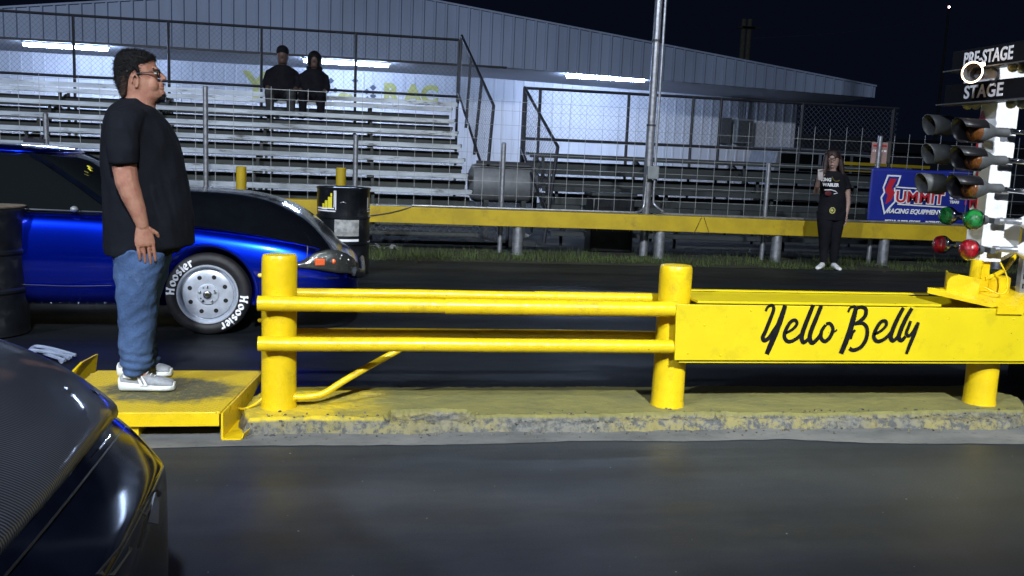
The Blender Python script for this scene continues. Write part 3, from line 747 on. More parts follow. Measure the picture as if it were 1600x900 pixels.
# hand painted script lettering, brush strokes measured off the photograph
CX = lambda p: (1000+p[0]/3.2, 420+p[1]/3.2)
LET = [
 (12, 20, [(628, 212), (640, 190), (662, 183), (668, 205), (650, 255), (626, 315), (614, 342), (622, 358), (645, 345), (672, 305), (690, 280)]),
 (22, 24, [(726, 183), (700, 262), (668, 345), (633, 427)]),
 (13, 17, [(728, 322), (762, 303), (784, 276), (775, 257), (752, 267), (728, 308), (722, 342), (742, 364), (778, 352), (815, 318)]),
 (20, 17, [(866, 180), (842, 240), (817, 305), (808, 345), (818, 368), (842, 350)]),
 (20, 17, [(906, 184), (882, 244), (856, 308), (848, 348), (862, 370), (890, 346), (905, 322)]),
 (16, 15, [(928, 280), (908, 310), (905, 346), (925, 362), (950, 340), (964, 302), (950, 274), (930, 276)]),
 (8, 7, [(958, 306), (972, 314), (985, 303)]),
 (10, 12, [(1040, 216), (1050, 196), (1070, 188), (1084, 205)]),
 (20, 25, [(1080, 192), (1068, 240), (1045, 320), (1004, 424)]),
 (14, 18, [(1078, 200), (1104, 190), (1128, 202), (1124, 236), (1098, 262), (1072, 276)]),
 (14, 18, [(1078, 274), (1114, 272), (1134, 298), (1130, 348), (1104, 390), (1066, 406), (1046, 396)]),
 (12, 12, [(1075, 305), (1060, 322), (1052, 350)]),
 (13, 17, [(1168, 328), (1205, 308), (1230, 280), (1224, 260), (1200, 268), (1176, 308), (1168, 342), (1188, 362), (1224, 348), (1258, 312)]),
 (19, 17, [(1316, 194), (1288, 245), (1262, 305), (1252, 342), (1266, 358), (1290, 336)]),
 (19, 17, [(1358, 196), (1328, 248), (1302, 306), (1292, 342), (1306, 357), (1325, 338)]),
 (15, 12, [(1352, 260), (1340, 292), (1330, 322), (1344, 334), (1364, 312), (1380, 280)]),
 (17, 15, [(1390, 266), (1372, 318), (1350, 372), (1330, 424)]),
]
mb = MB(); n = 0
for w0, w1, pl in LET:
    pts = [Vector(xz(*CX(p), 4.404)) for p in pl]; cm = catmull(pts, 7)
    px = 1.34/3.2/298
    ribbon(mb, cm, lambda t, a=w0, b=w1: (a+(b-a)*t)*px*(.78+.22*math.sin(PI*min(1, max(0, t)))), Vector((0, 4.404, 0)), Vector((1, 0, 0)), Vector((0, 0, 1)), Vector((0, -1, 0)), .0006+.00025*n)
    n += 1
mb.build('lettering', 'black_ink', bar, False)
# loop of conduit leaving the left post
mb = MB(); mb.tube(catmull([(-.29, 4.55, .135), (-.22, 4.55, .136), (-.14, 4.56, .150), (-.04, 4.60, .205), (.10, 4.66, .275), (.2, 4.69, .325), (.32, 4.70, .388), (.40, 4.70, .395)], 5), .0175, 12)
mb.lathe([(.024, 0), (.024, .018)], (-.292, 4.55, .135), 'X', 12)
mb.build('conduit', 'yellow', bar)
mb = MB(); mb.tube(catmull([(-.44, 4.55, .13), (-.475, 4.54, .10), (-.53, 4.55, .075), (-.58, 4.62, .065)], 5), .006, 8); mb.build('cable', 'yellow', bar)
mb = MB()
for z in (.585, .52, .40): mb.lathe([(.010, 0), (.010, .012), (.005, .018)], (-.446, 4.57, z+.16 if z > .58 else z), (-1, 0, 0), 8)
mb.build('bolt', 'yellow', bar)
# ---------------------------------------------------------------- starting platform
pl = thing('steel_platform', (-.95, 4.72, 0), 'yellow steel step platform with worn chequer top under the standing man', 'platform')
def plate_mat():
    m, nt, b, L = nodes('worn_chequer_plate'); tc = N(nt, 'TexCoord').outputs['Object']
    mp = N(nt, 'Mapping'); mp.inputs['Location'].default_value = (.90, -4.70, 0); L(tc, mp.inputs[0])
    mp2 = N(nt, 'Mapping'); mp2.inputs['Scale'].default_value = (2.55, 3.6, 0); L(mp.outputs[0], mp2.inputs[0])
    ln = N(nt, 'VectorMath', operation='LENGTH'); L(mp2.outputs[0], ln.inputs[0])
    ad = N(nt, 'Math', operation='ADD'); L(ln.outputs['Value'], ad.inputs[0])
    nn = N(nt, 'Math', operation='MULTIPLY_ADD'); nn.inputs[1].default_value = 1.0; nn.inputs[2].default_value = -.5; L(noise_n(nt, tc, 9, 7, .7), nn.inputs[0]); L(nn.outputs[0], ad.inputs[1])
    wear = ramp(nt, ad.outputs[0], [(.70, (1, 1, 1)), (1.0, (0, 0, 0))])
    c = mix(nt, wear, (.66, .47, .012), (.105, .10, .05))
    spots = ramp(nt, noise_n(nt, tc, 30, 6, .7), [(.5, (0, 0, 0)), (.65, (.5, .5, .5))]); c = mix(nt, spots, c, (.45, .34, .03))
    L(c, b.inputs['Base Color']); b.inputs['Roughness'].default_value = .55
    # raised tread pattern
    def wv(rot):
        r = N(nt, 'Mapping'); r.inputs['Rotation'].default_value = (0, 0, rot); L(tc, r.inputs[0])
        w = N(nt, 'TexWave', wave_type='BANDS', bands_direction='X'); w.inputs['Scale'].default_value = 14; L(r.outputs[0], w.inputs[0]); return w.outputs['Fac']
    mu = N(nt, 'Math', operation='MULTIPLY'); L(wv(R_(45)), mu.inputs[0]); L(wv(R_(-45)), mu.inputs[1])
    bp = N(nt, 'Bump'); bp.inputs['Strength'].default_value = .8; bp.inputs['Distance'].default_value = .004; L(mu.outputs[0], bp.inputs['Height']); L(bp.outputs[0], b.inputs['Normal'])
    return m
mb = MB(); A = [(-1.42, 4.30), (-.605, 4.30), (-.50, 5.12), (-1.36, 5.12)]
mb.prism([(x, y, .133) for x, y in A], (0, 0, -.012)); mb.build('top_plate', plate_mat(), pl, False, .002)
mb = MB(); mb.box((-1.01, 4.300, .098), (.80, .012, .068)); mb.box((-1.01, 4.305, .067), (.80, .02, .008)); mb.build('front_lip', 'yellow', pl, False, .003)
mb = MB(); mb.prism([(-.600, 4.28, .132), (-.600, 4.28, .0), (-.545, 4.75, .02), (-.50, 5.10, .10), (-.50, 5.10, .132)], (.010, 0, 0))
mb.prism([(-.595, 4.27, .004), (-.505, 4.27, .004), (-.43, 4.58, .004), (-.56, 4.58, .004)], (0, 0, .008))
mb.prism([(-.510, 4.27, .005), (-.500, 4.27, .035), (-.425, 4.58, .03), (-.435, 4.58, .005)], (.006, 0, 0))
mb.build('side_bracket', 'yellow', pl, False)
mb = MB(); mb.box((-.99, 5.10, .06), (.8, .012, .12)); mb.box((-1.38, 4.7, .06), (.012, .78, .12)); mb.box((-1.0, 4.7, .055), (.05, .76, .10)); mb.build('frame', 'yellow', pl, False)
q = [ground(120, 585, .05), ground(148, 563, .15)]
mb = MB(); mb.prism([(-1.54, 4.98, .0), (-1.47, 5.42, .0), (-1.455, 5.45, .15), (-1.475, 5.22, .155), (-1.535, 4.98, .07)], (.012, 0, 0))
mb.box((-1.44, 5.12, .05), (.16, .05, .01)); mb.build('ear_plate', 'yellow', pl, False)
# yellow cord and grey rag beyond the dark car bonnet
mb = MB(); mb.tube(catmull([(-2.6, 6.1, .03), (-2.2, 5.7, .02), (-1.9, 5.35, .014), (-1.72, 4.95, .014), (-1.7, 4.6, .014)], 6), .012, 8)
tag(mb.build('cord', 'yellow'), 'yellow cord on the road beyond the dark car bonnet', 'cord')
# ---------------------------------------------------------------- drums
def drum(name, x, y, h, r, label, lid=None, dec=False):
    t = thing(name, (x, y, 0), label, 'drum')
    prof = [(.01, 0), (r-.01, 0), (r+.004, .012), (r, .03)]
    for f in (.36, .66): prof += [(r, h*f-.022), (r+.010, h*f-.008), (r+.010, h*f+.008), (r, h*f+.022)]
    prof += [(r, h-.035), (r+.008, h-.02), (r+.008, h-.004), (r-.004, h), (r-.012, h-.012), (.01, h-.014)]
    mb = MB(); mb.lathe(prof, (x, y, 0), 'Z', 40); mb.build('body', 'drum', t)
    if lid:
        mb = MB(); mb.lathe([(.01, h+.001), (r-.03, h+.001), (r+.005, h+.004), (r+.008, h+.014), (r-.02, h+.022), (.01, h+.024)], (x, y, 0), 'Z', 40); mb.build('lid', lid, t)
    return t
q = ground(20, 505, 0)
drum('oil_drum', -2.555, 6.78, .885, .30, 'black drum with a dusty tan lid, cut by the left edge of the picture', 'tan')
DX, DY, DR = -.125, 10.42, .292
t = drum('oil_drum', DX, DY, .965, DR, 'black drum with yellow logo and grey label in front of the guardrail gap')
def on_drum(mb, a0, a1, z0, z1, off=.003, n=8):
    lo = []; hi = []
    for k in range(n+1):
        a = R_(a0+(a1-a0)*k/n); p = (DX+(DR+off)*math.sin(a), DY-(DR+off)*math.cos(a))
        lo.append(mb.bm.verts.new((*p, z0))); hi.append(mb.bm.verts.new((*p, z1)))
    for k in range(n): mb.bm.faces.new((lo[k], lo[k+1], hi[k+1], hi[k]))
mb = MB(); on_drum(mb, -18, 36, .435, .615); mb.build('paper_label', 'paper', t)
mb = MB(); on_drum(mb, -14, 36, .375, .402); mb.build('label_strip', 'white_ink', t)
mb = MB()
for o in (0, .028):
    on_drum(mb, -17-o*120, -15-o*120, .72+o, .93, .0035, 2); on_drum(mb, -70, -16-o*120, .70+o, .712+o, .004, 8)
    on_drum(mb, 62+o*120, 64+o*120, .72+o, .86, .0035, 2); on_drum(mb, 62+o*120, 88, .70+o, .712+o, .004, 5)
mb.build('label_border', 'white_ink', t)
mb = MB(); on_drum(mb, -34, -24, .74, .86, .004, 2); on_drum(mb, -42, -35, .74, .82, .004, 2); on_drum(mb, -50, -43, .74, .785, .004, 2)
on_drum(mb, -28, -24, .865, .90, .004, 2); mb.build('logo', 'yellow_ink', t)
mb = MB(); on_drum(mb, -52, -36, .722, .732, .004, 4); mb.build('logo_text', 'white_ink', t)
mb = MB(); mb.tube(catmull([(DX-.03, DY-.30, .80), (DX, DY-.315, .81), (DX+.03, DY-.30, .80)], 4), .006, 6); mb.build('handle', 'galv', t)
# ---------------------------------------------------------------- banner and notice on the mesh
BX0, BX1 = 7.56, 9.22; by = fy(8.4)-.045
t = thing('banner', (8.4, by, .65), 'blue vinyl banner with red and white lettering tied to the mesh fence', 'banner')
me = bpy.data.meshes.new('cloth'); vs = []; fs = []; nx, nz = 40, 18
for j in range(nz+1):
    for i in range(nx+1):
        u, v = i/nx, j/nz; x = BX0+(BX1-BX0)*u; z = .64+.80*v+.010*math.sin(u*PI*3)*(v-.3)
        vs.append((x, by+.008*math.sin(u*9)*math.sin(v*5+u*3)+.004, z))
for j in range(nz):
    for i in range(nx): a = j*(nx+1)+i; fs.append((a, a+1, a+nx+2, a+nx+1))
me.from_pydata(vs, [], fs); o = link('cloth', me, 'blue_vinyl', t); sd = o.modifiers.new('S', 'SOLIDIFY'); sd.thickness = .003
yb = by-.014
def bp(px, py): q = at(px, py, yb); return q.x, q.z
def poly(mb, pts, y, d=.002):
    mb.prism([(*[bp(*p)[0]], y, bp(*p)[1]) for p in pts], (0, -d, 0))
# big S bolt letter: crop 4x from (1060,200)
c4 = lambda p: (1060+p[0]/4, 200+p[1]/4)
Sp = [(1312, 300), (1392, 300), (1366, 366), (1600, 378), (1600, 400), (1352, 392), (1352, 470), (1310, 520), (1285, 538), (1262, 430), (1284, 416), (1272, 376)]
mb = MB(); poly(mb, [c4(p) for p in [(1306, 292), (1394, 296), (1376, 352), (1356, 378), (1358, 462), (1322, 500), (1284, 542), (1262, 434), (1282, 402), (1276, 372)]], yb); mb.build('logo_outline', 'white_ink', t, False)
mb = MB(); poly(mb, [c4(p) for p in [(1314, 302), (1380, 305), (1365, 350), (1346, 376), (1347, 458), (1314, 492), (1290, 524), (1272, 436), (1292, 404), (1286, 372)]], yb-.0025); mb.build('logo_inner', 'blue_vinyl', t, False)
mb = MB(); poly(mb, [c4(p) for p in [(1322, 316), (1364, 318), (1332, 374), (1352, 402), (1330, 452), (1292, 476), (1306, 420), (1290, 388)]], yb-.005); mb.build('logo_bolt', 'red_ink', t, False)
mb = MB(); poly(mb, [(1396, 291), (1478, 297), (1478, 299), (1396, 293)], yb); poly(mb, [(1402, 318), (1480, 323), (1480, 325), (1402, 320)], yb); mb.build('logo_bar', 'white_ink', t, False)
xa, za = bp(1437, 309)
text(t, 'lettering', 'UMMIT', (xa, yb-.002, za-.005), .235, 'white_ink', (1, 0, -.004), (0, -1, 0), .022, xs=1.06, space=1.04)
text(t, 'lettering', 'UMMIT', (xa, yb-.006, za-.005), .235, 'red_ink', (1, 0, -.004), (0, -1, 0), .006, xs=1.06, space=1.04)
xa, za = bp(1428, 331); text(t, 'lettering', 'RACING EQUIPMENT', (xa, yb-.002, za), .095, 'white_ink', (1, 0, 0), (0, -1, 0), .004, shear=.25)
xa, za = bp(1436, 348); text(t, 'lettering', 'RETAIL SUPER STORE  -  INTERSTATE 20', (xa-.02, yb-.002, za+.005), .062, 'white_ink', (1, 0, 0), (0, -1, 0), .003)
xa, za = bp(1491, 306); text(t, 'lettering', '35', (xa, yb-.002, za), .15, 'white_ink', (1, 0, 0), (0, -1, 0), .008)
xa, za = bp(1491, 316); text(t, 'lettering', 'YEARS', (xa, yb-.002, za), .055, 'white_ink', (1, 0, 0), (0, -1, 0), .003)
mb = MB(); x0_, z0_ = bp(1492, 300)
mb.tube([(x0_+.085*math.cos(a), yb-.001, z0_+.11*math.sin(a)) for a in [R_(20)+R_(140)*k/12 for k in range(13)]], .005, 5); mb.build('arc', 'white_ink', t)
mb = MB(); x0_, z0_ = bp(1510, 315); mb.box((x0_-.01, yb, z0_), (.035, .003, .10)); mb.build('colour_bar', mat('magenta_ink', (.45, .03, .22), .5), t, False)
t = thing('notice_board', (8.53, 13.6, 1.5), 'faded pink notice with red text hanging above the banner', 'notice')
mb = MB(); q1 = at(1363, 222, 12.62); q2 = at(1384, 256, 12.62); yn = 12.62
mb.box(((q1.x+q2.x)/2, yn, (q1.z+q2.z)/2), (q2.x-q1.x, .015, q1.z-q2.z)); mb.build('panel', 'pinkpaper', t, False)
mb = MB(); mb.box((q2.x+.03, yn+.02, (q1.z+q2.z)/2+.02), (.06, .04, q1.z-q2.z)); mb.build('side_board', 'bark', t, False)
h = q1.z-q2.z
for k, s in enumerate(('NO ENTRY', 'STAFF ONLY')):
    mb = MB(); mb.box(((q1.x+q2.x)/2, yn-.009, q1.z-.05-.075*k), (q2.x-q1.x-.03, .002, .028)); mb.build('print_line', 'white_ink' if k else 'red_ink', t, False)
mb = MB()
for k in range(5): mb.box((q1.x+.035+k*.038, yn-.0105, q1.z-.125), (.016, .002, .02))
mb.build('print_marks', 'red_ink', t, False)

# ================================================================ STARTING LIGHT TOWER
tw = thing('starting_light_tower', (3.5, 4.6, .66), 'white starting light tower with PRE-STAGE and STAGE signs and coloured lamps', 'starting lights')
cxl, cyl, cw = 3.455, 4.55, .135   # near left ridge of the column
mb = MB(); mb.box((cxl+cw/2, cyl+cw/2, 1.46), (cw, cw, 1.12)); mb.build('column', 'white', tw, False, .003)
mb = MB(); mb.box((cxl+cw/2+.002, cyl+cw*.9, 1.915), (cw+.09, cw+.12, .20)); mb.build('head_box', 'white', tw, False, .003)
mb = MB(); mb.prism([(cxl+cw+.02, cyl+.05, .89), (cxl+cw+.14, cyl+.05, .95), (cxl+cw+.14, cyl+.05, 1.12), (cxl+cw+.02, cyl+.05, 1.13)], (0, .01, 0)); mb.build('side_plate', 'white', tw, False)
# sign panels face the driver (towards -X)
def sign(z, h, y0, y1, s, size, ty, name, xs=1.0):
    xf = cxl-.075
    mb = MB(); mb.box((xf+.02, (y0+y1)/2, z), (.04, y1-y0, h)); o = mb.build('sign_panel', 'sign_black', tw, False, .002)
    mb = MB(); mb.box((xf-.004, (y0+y1)/2, z-h/2-.003), (.10, y1-y0, .006)); mb.build('lower_edge', 'lampcan', tw, False)
    text(o, 'lettering', s, (xf-.001, ty, z), size, 'white_ink', (0, -1, 0), (-1, 0, 0), .0022, xs=xs, space=1.04)
    # same board continues along the front of the tower
    return o
SX = cxl-.075
def signpt(px, py):   # ray meets the plane x = SX
    d = ray(px, py); t_ = SX/d.x; return d.y*t_, CAMH+d.z*t_
ya, za = signpt(1506, 91); yb_, zb_ = signpt(1583, 86); yc, zc = signpt(1508, 144); yd, zd = signpt(1566, 142)
sign((za+zb_)/2, .112, yb_-.16, ya+.10, 'PRE-STAGE', .098, (ya+yb_)/2, 'pre', xs=(ya-yb_)/.50)
sign((zc+zd)/2, .112, yd-.30, yc+.18, 'STAGE', .098, (yc+yd)/2, 'st', xs=(yc-yd)/.285)
# red letters down the driver side of the column
for s, px, py in (('A', 1535, 184), ('C', 1531, 228), ('T', 1527, 271), ('M', 1521, 317)):
    d = ray(px, py); t_ = cxl/d.x; text(tw, 'column_letter', s, (cxl-.0005, d.y*t_, CAMH+d.z*t_), .088, 'red_ink', (0, -1, 0), (-1, 0, 0), .004)
def lampside(c, r, col, body, L=.13, hood=False):
    """lamp whose axis runs along X, lens towards -X; c = lens centre"""
    c = Vector(c); n = 24
    mb = MB(); mb.lathe([(.01, .0), (r*.92, .0), (r, .008), (r, .03), (r*.72, L*.55), (r*.42, L*.82), (r*.40, L), (.01, L)], c, (1, 0, 0), n)
    o = mb.build('lamp', body, tw)
    mb = MB(); mb.lathe([(r*.98, .004), (r*.9, -.014), (r*.65, -.026), (r*.3, -.032), (.001, -.034)], c, (1, 0, 0), n, False); mb.build('lens', col, o)
    mb = MB(); mb.lathe([(r*.42, L), (r*.42, L+.05), (r*.3, L+.06), (.005, L+.062)], c, (1, 0, 0), 16); mb.build('socket', 'lampcan', o)
    if hood:
        mb = MB(); secs = []; a0_, a1_ = (-75, 200) if hood == 2 else (-150, 150)
        for rr, h, full in ((r*1.04, .035, 1), (r*1.06, -.05, 1), (r*1.08, -.095, 1)):
            secs.append([c+Vector((h-(0.02*math.cos(a) if h < -.06 else 0), rr*math.sin(a), rr*math.cos(a))) for a in [R_(a0_)+R_(a1_-a0_)*k/18 for k in range(19)]])
        mb.loft(secs, False, False); h = mb.build('hood', 'trim' if hood == 2 else body, o); sd = h.modifiers.new('S', 'SOLIDIFY'); sd.thickness = .004
    return o
near = [(1530, 205, 'amber', 'lampcan', 2), (1527, 249, 'amber', 'lampcan', 2), (1521, 293, 'amber', 'lampcan', 2)]
for px, py, c, b, h in near:
    q = at(px, py, 4.32); lampside((q.x-.02, 4.32, q.z), .060, c, b, .13, h)
for px, py, c in ((1520, 343, 'green'), (1513, 390, 'red')):
    q = at(px, py, 4.32); p = Vector((q.x, 4.32, q.z))
    mb = MB(); mb.lathe([(.001, -.040), (.02, -.037), (.038, -.026), (.05, -.008), (.0525, .012), (.047, .034), (.030, .055), (.020, .065), (.001, .066)], p, (.86, .42, -.06), 28)
    o = mb.build('lamp', c, tw)
    mb = MB(); mb.lathe([(.024, .055), (.026, .10), (.018, .105), (.001, .106)], p, (.9, .3, -.02), 14); mb.build('socket', 'lampcan', o)
    mb = MB(); mb.lathe([(.054, .004), (.0565, .008), (.0565, .016), (.054, .018)], p, (.86, .42, -.06), 28, False); mb.build('rim', 'chrome', o)
far = [(1468, 197, 'amber', 1), (1466, 242, 'amber', 1), (1456, 288, 'amber', 1), (1472, 337, 'green', 0), (1462, 382, 'red', 0)]
for px, py, c, h in far:
    q = at(px+6, py, 5.0)
    lampside((q.x, 5.0, q.z), .060 if h else .055, c, 'lampcan' if h else 'chrome', .13 if h else .10, bool(h))
    mb = MB(); mb.bar((q.x+.15, 5.0, q.z), (q.x+.24, 4.72, q.z), .03); mb.build('bracket', 'black_steel', tw, False)
for px, py in ((1545, 205), (1541, 250), (1535, 293), (1541, 345), (1535, 391)):
    q = at(px, py, 4.36); mb = MB(); mb.bar((q.x+.05, 4.34, q.z), (q.x+.09, cyl+.01, q.z), .028); mb.build('bracket', 'lampcan', tw, False)
# lamps on the other side of the column, facing away
for px, py, w in ((1572, 205, 0), (1568, 251, 0), (1563, 297, 0), (1557, 345, 1), (1551, 389, 1)):
    q = at(px, py, 4.50); p = Vector((q.x, 4.50, q.z))
    mb = MB(); mb.lathe([(.003, 0), (.018, .004), (.020, .03), (.016, .036), (.017, .12), (.021, .13), (.021, .15), (.001, .151)], p, (1, -.12, 0), 14); o = mb.build('lamp_arm', 'chrome' if not w else 'galv', tw)
    p2 = p+Vector((.13, -.0156, 0))
    mb = MB(); mb.lathe([(.001, 0), (.022, .004), (.03, .02), (.060, .07), (.062, .10), (.055, .115), (.001, .118)], p2+Vector((0 if w else .05, 0, 0)), (1, -.12, 0), 22); mb.build('lamp', 'lampwhite' if w else 'chrome', o)
# stage bulbs, unlit, and lit pre-stage ring
for px, py, Y in ((1512, 164, 4.75), (1525, 164, 4.88), (1580, 162, 4.40), (1597, 162, 4.32), (1583, 105, 4.40), (1598, 107, 4.32)):
    q = at(px, py, Y); mb = MB(); mb.ball((q.x, Y, q.z), .027, 16); mb.lathe([(.012, .02), (.012, .05)], (q.x, Y, q.z), 'Z', 8); mb.build('bulb', 'bulb_cream', tw)
q = at(1519, 113, 4.48); p = Vector((q.x, 4.48, q.z))
mb = MB(); mb.lathe([(.052, -.004), (.057, 0), (.052, .004), (.049, 0), (.052, -.004)], p, (.82, .5, 0), 30, False); ring = mb.build('lit_ring', 'glow', tw)
mb = MB(); mb.lathe([(.050, .002), (.042, .05), (.034, .055), (.030, .10), (.001, .105)], p, (.82, .5, 0), 26, False); mb.build('lamp_can', 'lampcan', ring)
mb = MB(); mb.ball(p+Vector((.055, .0, .045)), (.016, .016, .010), 10); mb.build('lit_bulb', 'glowcore', ring)
mb = MB(); mb.tube(catmull([p+Vector((.11, 0, .03)), p+Vector((.14, -.02, .01)), p+Vector((.135, -.02, -.03)), p+Vector((.12, 0, -.05))], 4), .006, 6); mb.build('cable_hook', 'trim', ring)
# yellow base assembly
bs = 'yellow'
mb = MB(); mb.prism([(3.20, 4.60, .742), (3.46, 4.41, .676), (4.3, 4.41, .676), (4.1, 4.80, .735)], (0, 0, -.010)); mb.build('base_plate', bs, tw, False)
mb = MB(); mb.prism([(3.19, 4.60, .71), (3.19, 4.60, .742), (3.46, 4.405, .672), (3.46, 4.405, .662)], (.004, .012, 0)); mb.build('base_edge', bs, tw, False)
mb = MB(); mb.box((3.56, 4.397, .652), (.16, .012, .045)); mb.box((3.80, 4.397, .645), (.36, .01, .014)); mb.build('weld_strip', bs, tw, False)
mb = MB(); mb.prism([(3.28, 4.56, .72), (3.42, 4.50, .70), (3.44, 4.50, .81), (3.275, 4.56, .835)], (0, .010, 0)); mb.prism([(3.42, 4.50, .70), (3.52, 4.62, .715), (3.52, 4.62, .815), (3.44, 4.50, .81)], (.008, 0, 0)); mb.prism([(3.28, 4.565, .72), (3.36, 4.70, .72), (3.36, 4.70, .83), (3.28, 4.565, .83)], (.008, 0, 0)); mb.build('angle_bracket', bs, tw, False)
q = at(1518, 460, 4.56)
mb = MB(); mb.lathe([(.045, 0), (.045, .015), (.030, .025), (.030, .05), (.037, .055), (.037, .085), (.03, .09), (.032, .21), (.001, .211)], (q.x, 4.56, .700), (.06, 0, 1), 18); mb.build('pipe_stub', bs, tw)
q = at(1553, 470, 4.62)
mb = MB(); mb.lathe([(.001, 0), (.085, 0), (.085, .115), (.07, .125), (.001, .127)], (q.x, 4.64, .690), (0, 0, 1), 28); mb.build('round_box', bs, tw)
q1 = at(1546, 406, 4.6); 
mb = MB(); mb.tube(catmull([(3.57, 4.53, .90), (3.585, 4.50, .85), (3.59, 4.48, .80), (3.57, 4.46, .745), (3.52, 4.46, .735), (3.46, 4.50, .765)], 5), .0045, 6); mb.build('cable', bs, tw)
mb = MB(); mb.tube(catmull([(3.52, 4.58, .80), (3.60, 4.60, .82), (3.70, 4.64, .86), (3.78, 4.68, .93)], 5), .014, 8); mb.build('brace', bs, tw)
mb = MB(); mb.box((3.79, 4.62, .92), (.035, .035, .52)); mb.box((3.815, 4.64, .92), (.03, .008, .5)); mb.build('slotted_strut', 'galv', tw, False)
mb = MB()
for k in range(7): mb.box((3.79, 4.601, .76+.055*k), (.009, .003, .028))
mb.build('slot', 'trim', tw, False)
mb = MB(); mb.box((3.52, 4.60, .83), (.05, .05, .20)); mb.build('neck', bs, tw, False)
# small unit at the right edge
q = ground(1600, 640)
t = thing('timing_unit', (q.x+.10, q.y+.3, 0), 'small yellow and black unit standing past the kerb end at the right edge', 'timing unit')
xx = at(1597, 600, 5.1).x+.10
mb = MB(); mb.box((xx, 5.1, .17), (.20, .3, .26)); mb.build('case', 'drum', t, True, .01)
mb = MB(); mb.box((xx-.02, 4.945, .18), (.12, .006, .16)); mb.build('face', 'yellow', t, False)
mb = MB(); mb.bar((xx-.095, 4.94, .06), (xx-.075, 4.94, .31), .012); mb.build('edge_rod', 'chrome', t, False)
# ================================================================ BLUE CAR
YN, YC, HW = 6.72, 7.61, .89
def section(x, hw, zb, zs, zt, yc=YC, n_top=5):
    """closed ring: starts at bottom centre, up the near side, over the top, down the far side"""
    half = [(0, zb), (.55, zb), (.86, zb+.01), (.955, zb+.05), (.985, zb+.12), (1.0, (zb+zs)/2-.02), (1.0, (zb+zs)/2+.08), (.985, zs-.10), (.965, zs-.04), (.925, zs), (.84, zs+(zt-zs)*.35), (.6, zs+(zt-zs)*.72), (.3, zs+(zt-zs)*.94), (0, zt)]
    near_ = [(x, yc-hw*a, z) for a, z in half]; far_ = [(x, yc+hw*a, z) for a, z in half[1:-1]][::-1]
    return near_+far_
ST = [(.045, .50, .30, .42, .43), (.02, .64, .25, .46, .475), (-.04, .74, .22, .51, .525), (-.12, .80, .20, .56, .58), (-.22, .84, .19, .615, .65), (-.36, .865, .185, .665, .73), (-.55, .882, .18, .705, .81),
      (-.8, .89, .18, .735, .85), (-1.1, .89, .18, .77, .88), (-1.4, .89, .18, .80, .90), (-1.62, .89, .18, .825, .92), (-1.8, .885, .18, .84, .92), (-2.3, .885, .18, .85, .90), (-2.8, .888, .18, .855, .90),
      (-3.3, .89, .18, .865, .92), (-3.8, .885, .2, .875, .95), (-4.2, .86, .24, .87, .95), (-4.42, .78, .32, .85, .92), (-4.48, .70, .40, .80, .86)]
car = thing('drag_car', (-2.2, YC, 0), 'metallic blue drag car with black bonnet beside the barrier', 'car', None)
mb = MB(); mb.loft([section(*s) for s in ST]); body = mb.build('body', 'carpaint', car, True, 0, 50)
sb = body.modifiers.new('S', 'SUBSURF'); sb.levels = sb.render_levels = 2
body.data = baked(body); body.modifiers.clear()
WX, WZ, WR = -1.035, .30, .300
def cyl_cut(x, z, r, y, d):
    m_ = MB(); m_.lathe([(.001, -d), (r, -d), (r, d), (.001, d)], (x, y, z), 'Y', 48); return m_.build('cutter', None, None, False)
for x, r in ((WX, .345), (-3.62, .40)):
    for y in (YC-HW, YC+HW): cut(body, cyl_cut(x, WZ+.015 if r < .38 else .34, r, y, .30))
if not body.data.materials: body.data.materials.append(M['carpaint'])
body.data.polygons.foreach_set('use_smooth', [True]*len(body.data.polygons)); body.data.set_sharp_from_angle(angle=R_(32))
# wheel arch lips
for x, r in ((WX, .347), (-3.62, .402)):
    mb = MB(); zc_ = WZ+.015 if r < .38 else .34
    mb.tube([(x+r*math.cos(a), YC-HW*.998+.004, zc_+r*math.sin(a)) for a in [R_(-12)+R_(204)*k/30 for k in range(31)]], (.012, .007), 8)
    mb.build('arch_lip', 'carpaint', car)
# dark inner arch
mb = MB()
for x, r in ((WX, .34), (-3.62, .395)): mb.box((x, YC, .42), (r*1.7, 1.1, .5))
mb.build('inner_arch', 'trim', car, False)
# black bonnet with cowl bulge
def hood_sec(x, hw, ze, zt, lip):
    half = [(1.0, ze-lip), (1.0, ze), (.97, ze+.012), (.88, ze+(zt-ze)*.35), (.72, ze+(zt-ze)*.78), (.55, ze+(zt-ze)*.93), (.3, ze+(zt-ze)*.985), (0, zt)]
    return [(x, YC-hw*a, z) for a, z in half]+[(x, YC+hw*a, z) for a, z in half[:-1][::-1]]
HS = [(-.055, .60, .47, .505, .035), (-.095, .68, .52, .56, .04), (-.16, .74, .575, .64, .045), (-.25, .79, .63, .745, .05), (-.38, .815, .685, .86, .05), (-.56, .83, .728, .95, .05), (-.75, .84, .76, 1.0, .05), (-.95, .845, .785, 1.025, .05), (-1.25, .845, .81, 1.03, .05), (-1.55, .84, .835, 1.03, .05), (-1.72, .82, .85, 1.025, .05)]
mb = MB(); mb.loft([hood_sec(*h) for h in HS], True, True); o = mb.build('bonnet', 'carpaint2', car, True, 0, 60)
sb = o.modifiers.new('S', 'SUBSURF'); sb.levels = sb.render_levels = 2
